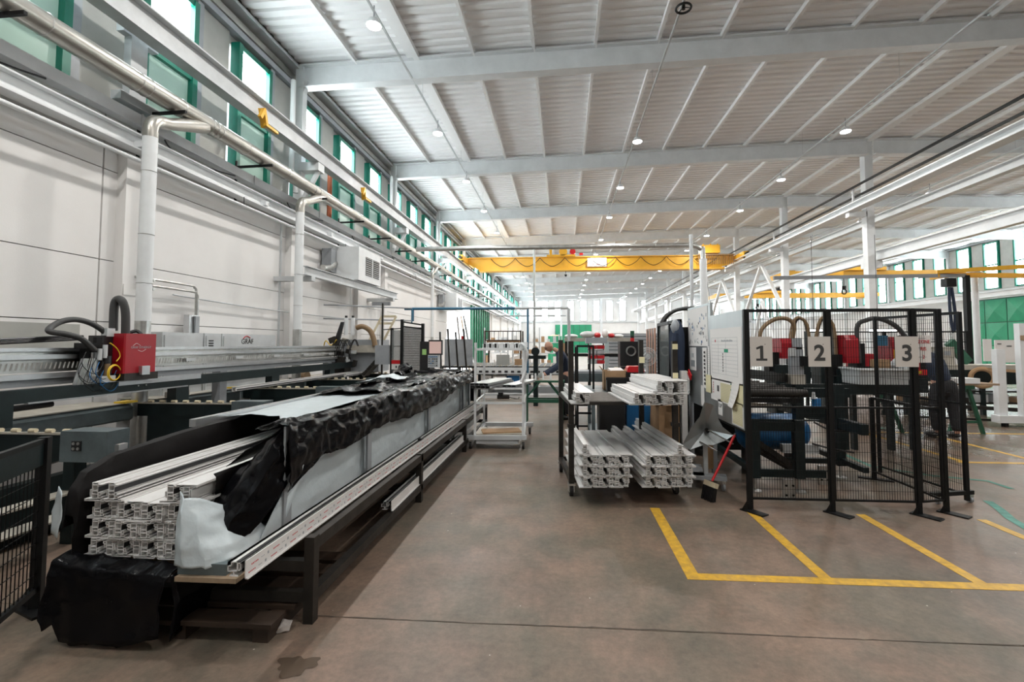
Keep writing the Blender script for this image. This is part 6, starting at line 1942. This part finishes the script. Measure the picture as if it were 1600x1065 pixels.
B().box(2.80, 2.88, 5.93, 5.95, 1.50, 1.60).mk('gauge', 'steelw', t)
B().cyl((3.10, 5.92, .88), (3.10, 5.92, .98), .05, 12).mk('blue_pump', 'blue', t, True)
B().cyl((3.06, 5.9, .98), (3.06, 5.9, 1.06), .025, 10, .015).mk('glass_cup', 'steelw', t, True)
B().tube([(3.05, 5.9, .7), (3.2, 5.85, .62), (3.38, 5.85, .60)], .012, 6).mk('cable', 'black', t)
B().tube([(3.0, 5.85, .45), (3.2, 5.8, .40), (3.45, 5.8, .36)], .012, 6).mk('cable', 'black', t)
B().box(2.45, 3.9, 6.6, 6.7, .92, 1.04).mk('rear_beam', 'darkg', t)
B().box(3.3, 5.2, 7.2, 7.3, .90, 1.05).mk('rear_beam', 'darkg', t)
t = thing('air_tank', 'bright blue horizontal compressed air tank inside the fenced machine', 'tank', (2.75, 6.2, .25))
B().tube([(2.25, 6.25, .52), (2.30, 6.25, .52), (2.36, 6.25, .52), (2.98, 6.25, .52), (3.08, 6.25, .52), (3.14, 6.25, .52), (3.15, 6.25, .52)], .23, 22, curved=False, rs=lambda i: (.05, .75, 1, 1, .85, .5, .05)[i]).mk('vessel', 'blue', t, True)
for x in (2.4, 2.95):
    B().box(x-.03, x+.03, 6.1, 6.4, 0.0, .32).mk('foot', 'black', t)

def red_head(x, y, z, w, h, lab, tan=False):
    t = thing('red_saw_head', lab, 'machine', (x, y, z))
    B().prX([(y, z), (y+.35, z), (y+.35, z+h), (y+.06, z+h), (y, z+h-.08)], x, x+w).mk('cover', 'red', t)
    B().box(x+w, x+w+.12, y+.05, y+.3, z-.1, z+h*.7).mk('drive', 'dark', t)
    B().box(x-.15, x, y+.1, y+.3, z-.2, z+h*.3).mk('drive', 'dark', t)
    B().box(x-.1, x+w+.1, y, y+.4, 0.9, z-.1).mk('base', 'darkg', t)
    B().box(x, x+.06, y+.1, y+.2, 0, .9).mk('leg', 'darkg', t)
    B().box(x+w-.06, x+w, y+.1, y+.2, 0, .9).mk('leg', 'darkg', t)
    return t
h = red_head(3.43, 7.5, 1.42, .22, .32, 'dark red saw head with a grey dial between plates one and two')
B().box(3.58, 3.72, 7.46, 7.5, 1.60, 1.74).mk('dial', 'greyp', h)
B().tube([(3.1, 7.5, 1.55), (3.12, 7.5, 1.85), (3.3, 7.5, 2.02), (3.5, 7.5, 2.05), (3.62, 7.5, 1.95), (3.62, 7.55, 1.72)], .032, 8).mk('tan_hose', 'brownh', h, True)
h = red_head(4.40, 7.5, 1.35, .19, .44, 'bright red saw head between plates two and three')
B().tube([(4.62, 7.55, 1.35), (4.60, 7.55, 1.9), (4.72, 7.5, 2.02), (4.9, 7.5, 2.04), (5.15, 7.5, 1.92), (5.35, 7.5, 1.65)], .035, 8).mk('black_hose', 'hose', h, True)
h = red_head(5.08, 7.5, 1.22, .40, .54, 'red saw head with a yellow label behind the number three plate')
B().box(5.10, 5.16, 7.49, 7.5, 1.38, 1.56).mk('yellow_label', 'yelp', h)
h2 = B().box(5.0, 5.5, 7.4, 7.45, 1.18, 1.26).mk('red_strip', 'redp', h)
B().box(5.18, 5.42, 7.39, 7.4, 1.20, 1.24).mk('warning_stripe', 'yelp', h2)
for k, (x, lab) in enumerate(((3.78, 'coiled tan and black hose loops above plate two'), (4.18, 'second tan and black hose coil right of plate two'))):
    t = thing('hose_coil', lab, 'hose', (x, 7.7, 1.5))
    for q in range(5):
        a = q*.05
        b = B().tube([(x-.10+.03*q, 7.7+a, 1.35), (x-.12+.03*q, 7.7+a, 1.75), (x-.05+.03*q, 7.7+a, 2.03), (x+.06+.03*q, 7.7+a, 2.06), (x+.16+.02*q, 7.7+a, 1.9), (x+.18+.02*q, 7.7+a, 1.4)], .024, 7)
        b.mk('hose', ('brownh', 'hose', 'brownh', 'black', 'hose')[q], t, True)
    B().box(x-.08, x+.16, 7.66, 7.95, .9, 1.4).mk('base', 'darkg', t)
B().box(4.9, 5.05, 7.55, 7.6, 1.62, 1.78).mk('blue_valve_box', 'bluep', label='small blue box on the far saw frame', cat='box')
t = thing('parts_tub', 'grey plastic tub on the dark beam behind the fence', 'tub', (4.7, 7.3, 1.05))
B().prX([(7.05, 1.06), (7.45, 1.06), (7.5, 1.30), (7.0, 1.30)], 4.30, 4.98).mk('body', 'steelw', t)
B().box(4.28, 5.0, 6.98, 7.52, 1.27, 1.30).mk('rim', 'white', t)
B().box(4.62, 4.78, 7.1, 7.3, 1.30, 1.42).mk('carton', 'cardboard', label='small orange carton standing on the grey tub', cat='carton')
B().ball((5.0, 7.25, 1.30), .12, .12, .15, 8, 6).mk('white_rag', 'wfilm', smooth=True, label='crumpled white rag beside the grey tub', cat='rag')
rows = sheet([[(5.55+.38*math.cos(a)*r, 9.2+.35*math.sin(a)*r, z) for a in [2*PI*i/14 for i in range(15)]] for r, z in ((.75, .0), (1.0, .18), (1.02, .45), (.85, .66), (.45, .74), (.02, .70))], 22, 36, .05, 71, 7)
B().grid(rows).mk('waste_bag', 'wrapclear', smooth=True, label='big clear crumpled bag of offcuts on the floor behind the fence', cat='bag')
# machines across the rear of the cell
t = thing('rear_saw_line', 'dark low saw line with grey covers beyond the fenced cell', 'machine', (5.5, 11.5, 0))
B().box(3.6, 7.6, 11.2, 11.9, .85, 1.0).mk('bed', 'darkg', t)
for k in range(4):
    B().box(3.8+1.2*k, 3.95+1.2*k, 11.3, 11.8, 0, .85).mk('leg', 'darkg', t)
    B().box(3.9+1.0*k, 4.4+1.0*k, 11.2, 11.8, 1.0, 1.3+.12*(k % 2)).mk('cover', ['greyp', 'steelw', 'darkg', 'red', 'steelw'][k], t)
for k in range(2):
    t = thing('tube_lamp', ('short lit tube lamp under the far mezzanine, left one', 'long lit tube lamp under the far mezzanine, right one')[k], 'lamp', (6.5+1.8*k, 12.5, 2.0))
    B().box(6.4+1.55*k, 6.75+1.75*k+.1*k, 12.5, 12.56, 1.98, 2.02).mk('tube', 'tube', t)
    B().bar((6.55+1.6*k, 12.53, 2.02), (6.55+1.6*k, 12.53, 4.5), .008).mk('hanger', 'dark', t)
t = thing('mesh_partition', 'low dark mesh partition far behind the worker', 'fence', (8, 12.2, 0))
for x in (6.2, 8.1, 10.05):
    B().box(x-.03, x+.03, 12.2, 12.26, 0, 1.97).mk('post', 'dark', t)
b = B().bar((6.2, 12.23, 1.95), (10.05, 12.23, 1.95), .03).bar((6.2, 12.23, 1.7), (10.05, 12.23, 1.7), .02)
b.mk('rail', 'dark', t)
mesh_panel(B(), (6.2, 12.23), (10.05, 12.23), .2, 1.95, .06, .2, .005).mk('wire_mesh', 'dark', t, kind='stuff')

# ================================================================== right side bench, trestle and frames
t = thing('trestle_table', 'green A-shaped trestle carrying a pale board right of the worker', 'trestle', (7.4, 9.05, 0))
for y in (9.08,):
    B().bar((7.44, y, .88), (7.68, y, .0), .05, .05).mk('leg', 'greent', t)
    B().bar((7.40, y, .88), (7.08, y, .0), .05, .05).mk('leg', 'greent', t)
    B().bar((7.15, y, .22), (7.62, y, .22), .04, .04).mk('cross_bar', 'greent', t)
B().box(7.34, 7.52, 9.03, 9.13, .82, .89).mk('head', 'greent', t)
B().bar((6.0, 9.1, .88), (6.30, 9.12, .0), .05, .05).mk('leg', 'greent', t)
B().bar((6.0, 9.1, .88), (5.7, 9.12, .0), .05, .05).mk('leg', 'greent', t)
B().box(5.7, 6.2, 9.08, 9.14, .84, .89).mk('head', 'greent', t)
B().box(5.6, 7.95, 9.02, 9.5, .89, .925).mk('board', 'wood', t)
B().box(7.2, 7.6, 9.0, 9.3, .925, 1.02).mk('white_part', 'white', label='white part lying on the trestle board', cat='part')
t = thing('long_bench', 'long dark bench with a white top edge along the right side', 'bench', (10, 11.6, 0))
B().box(7.9, 13.5, 11.4, 12.1, 1.05, 1.16).mk('top', 'beige', t)
B().box(7.9, 13.5, 11.38, 11.42, .72, 1.05).mk('apron', 'darkg', t)
for x in (8.0, 9.7, 11.4, 13.2):
    B().box(x, x+.08, 11.45, 11.53, 0, .9).mk('leg', 'darkg', t)
for z in (.25, .52):
    B().box(8.0, 13.4, 11.5, 12.0, z, z+.04).mk('shelf', 'rackm', t)
random.seed(14)
for k in range(10):
    x = 8.1+.48*k
    B().box(x, x+random.uniform(.25, .45), 11.5, 11.9, .29, .29+random.uniform(.06, .2)).mk('offcut', random.choice(['wood', 'cardboard', 'steelw', 'rackm']), label='offcut on the low shelf of the long bench, %s from the left' % ORD[k], cat='offcut', group='offcuts on the low shelf of the long bench')
b = B().bar((7.6, 10.8, .33), (13, 10.2, .12), .05, .08)
b.mk('floor_rail', 'rackm', label='dark rail running low before the long bench', cat='rail')
B().bar((7.4, 10.5, .10), (13, 9.2, .06), .03, .04).mk('floor_rail', 'dark', label='thinner dark rail on the floor before the white frames', cat='rail')
p = B().box(9.70, 9.88, 11.36, 11.38, 1.25, 1.76).mk('notice_sheet', 'paper', label='narrow white notice hanging on the long bench, left of the wide sheet', cat='paper')
p = B().box(9.95, 10.72, 11.36, 11.38, 1.22, 1.74).mk('drawing_sheet', 'paper', label='wide pinkish white drawing sheet on the long bench', cat='paper')
for k in range(3):
    B().box(10.0+.2*k, 10.08+.22*k, 11.35, 11.36, 1.64-.05*k, 1.66-.05*k).mk('print_mark', 'ink', p)
for k, (x, w, h, m_, lab) in enumerate(((8.7, .55, .42, 'beige', 'beige switch box with two dark windows on the long bench'), (8.05, .3, .2, 'blue', 'blue tray on the long bench beside the worker'), (11.2, .8, .5, 'cardboard', 'brown slatted crate on the long bench'))):
    o = B().box(x, x+w, 11.6, 11.95, 1.16, 1.16+h).mk('switch_box' if k == 0 else 'crate', m_, label=lab, cat='box')
    if k == 0:
        B().box(x+.08, x+.22, 11.59, 11.6, 1.38, 1.48).mk('window', 'greyp', o); B().box(x+.32, x+.46, 11.59, 11.6, 1.38, 1.48).mk('window', 'greyp', o)
B().bar((9.3, 11.8, 1.7), (9.7, 11.8, 1.2), .12, .2).mk('green_chute', 'greent', label='dull green sloping chute on the long bench', cat='chute')
t = thing('band_coil', 'tan banding coil hanging on the long bench', 'coil', (9.55, 11.2, .6))
B().ring((9.55, 11.25, .88), (.5, 1, 0), .20, .05, 26, 8).mk('coil', 'cardboard', t, True)
B().bar((9.6, 11.2, 1.08), (10.6, 11.1, 1.0), .08, .06).mk('loose_band', 'cardboard', t)
t = thing('profile_stand', 'white U-shaped profile frame standing at the right edge of the photo', 'frame', (9.0, 10, 0))
b = B().box(8.74, 8.90, 9.95, 10.07, .12, 1.54)
b.mk('upright', 'white', t)
B().box(9.10, 9.35, 9.85, 9.97, .12, 2.06).mk('upright', 'white', t)
B().box(8.66, 10.2, 9.86, 10.05, .08, .22).mk('bottom_rail', 'white', t)
B().box(9.10, 9.35, 9.84, 9.85, 1.72, 1.82).mk('brown_tape', 'wood', t)
for x in (8.8, 9.8):
    B().box(x, x+.06, 9.9, 10.0, 0, .08).mk('foot', 'dark', t)
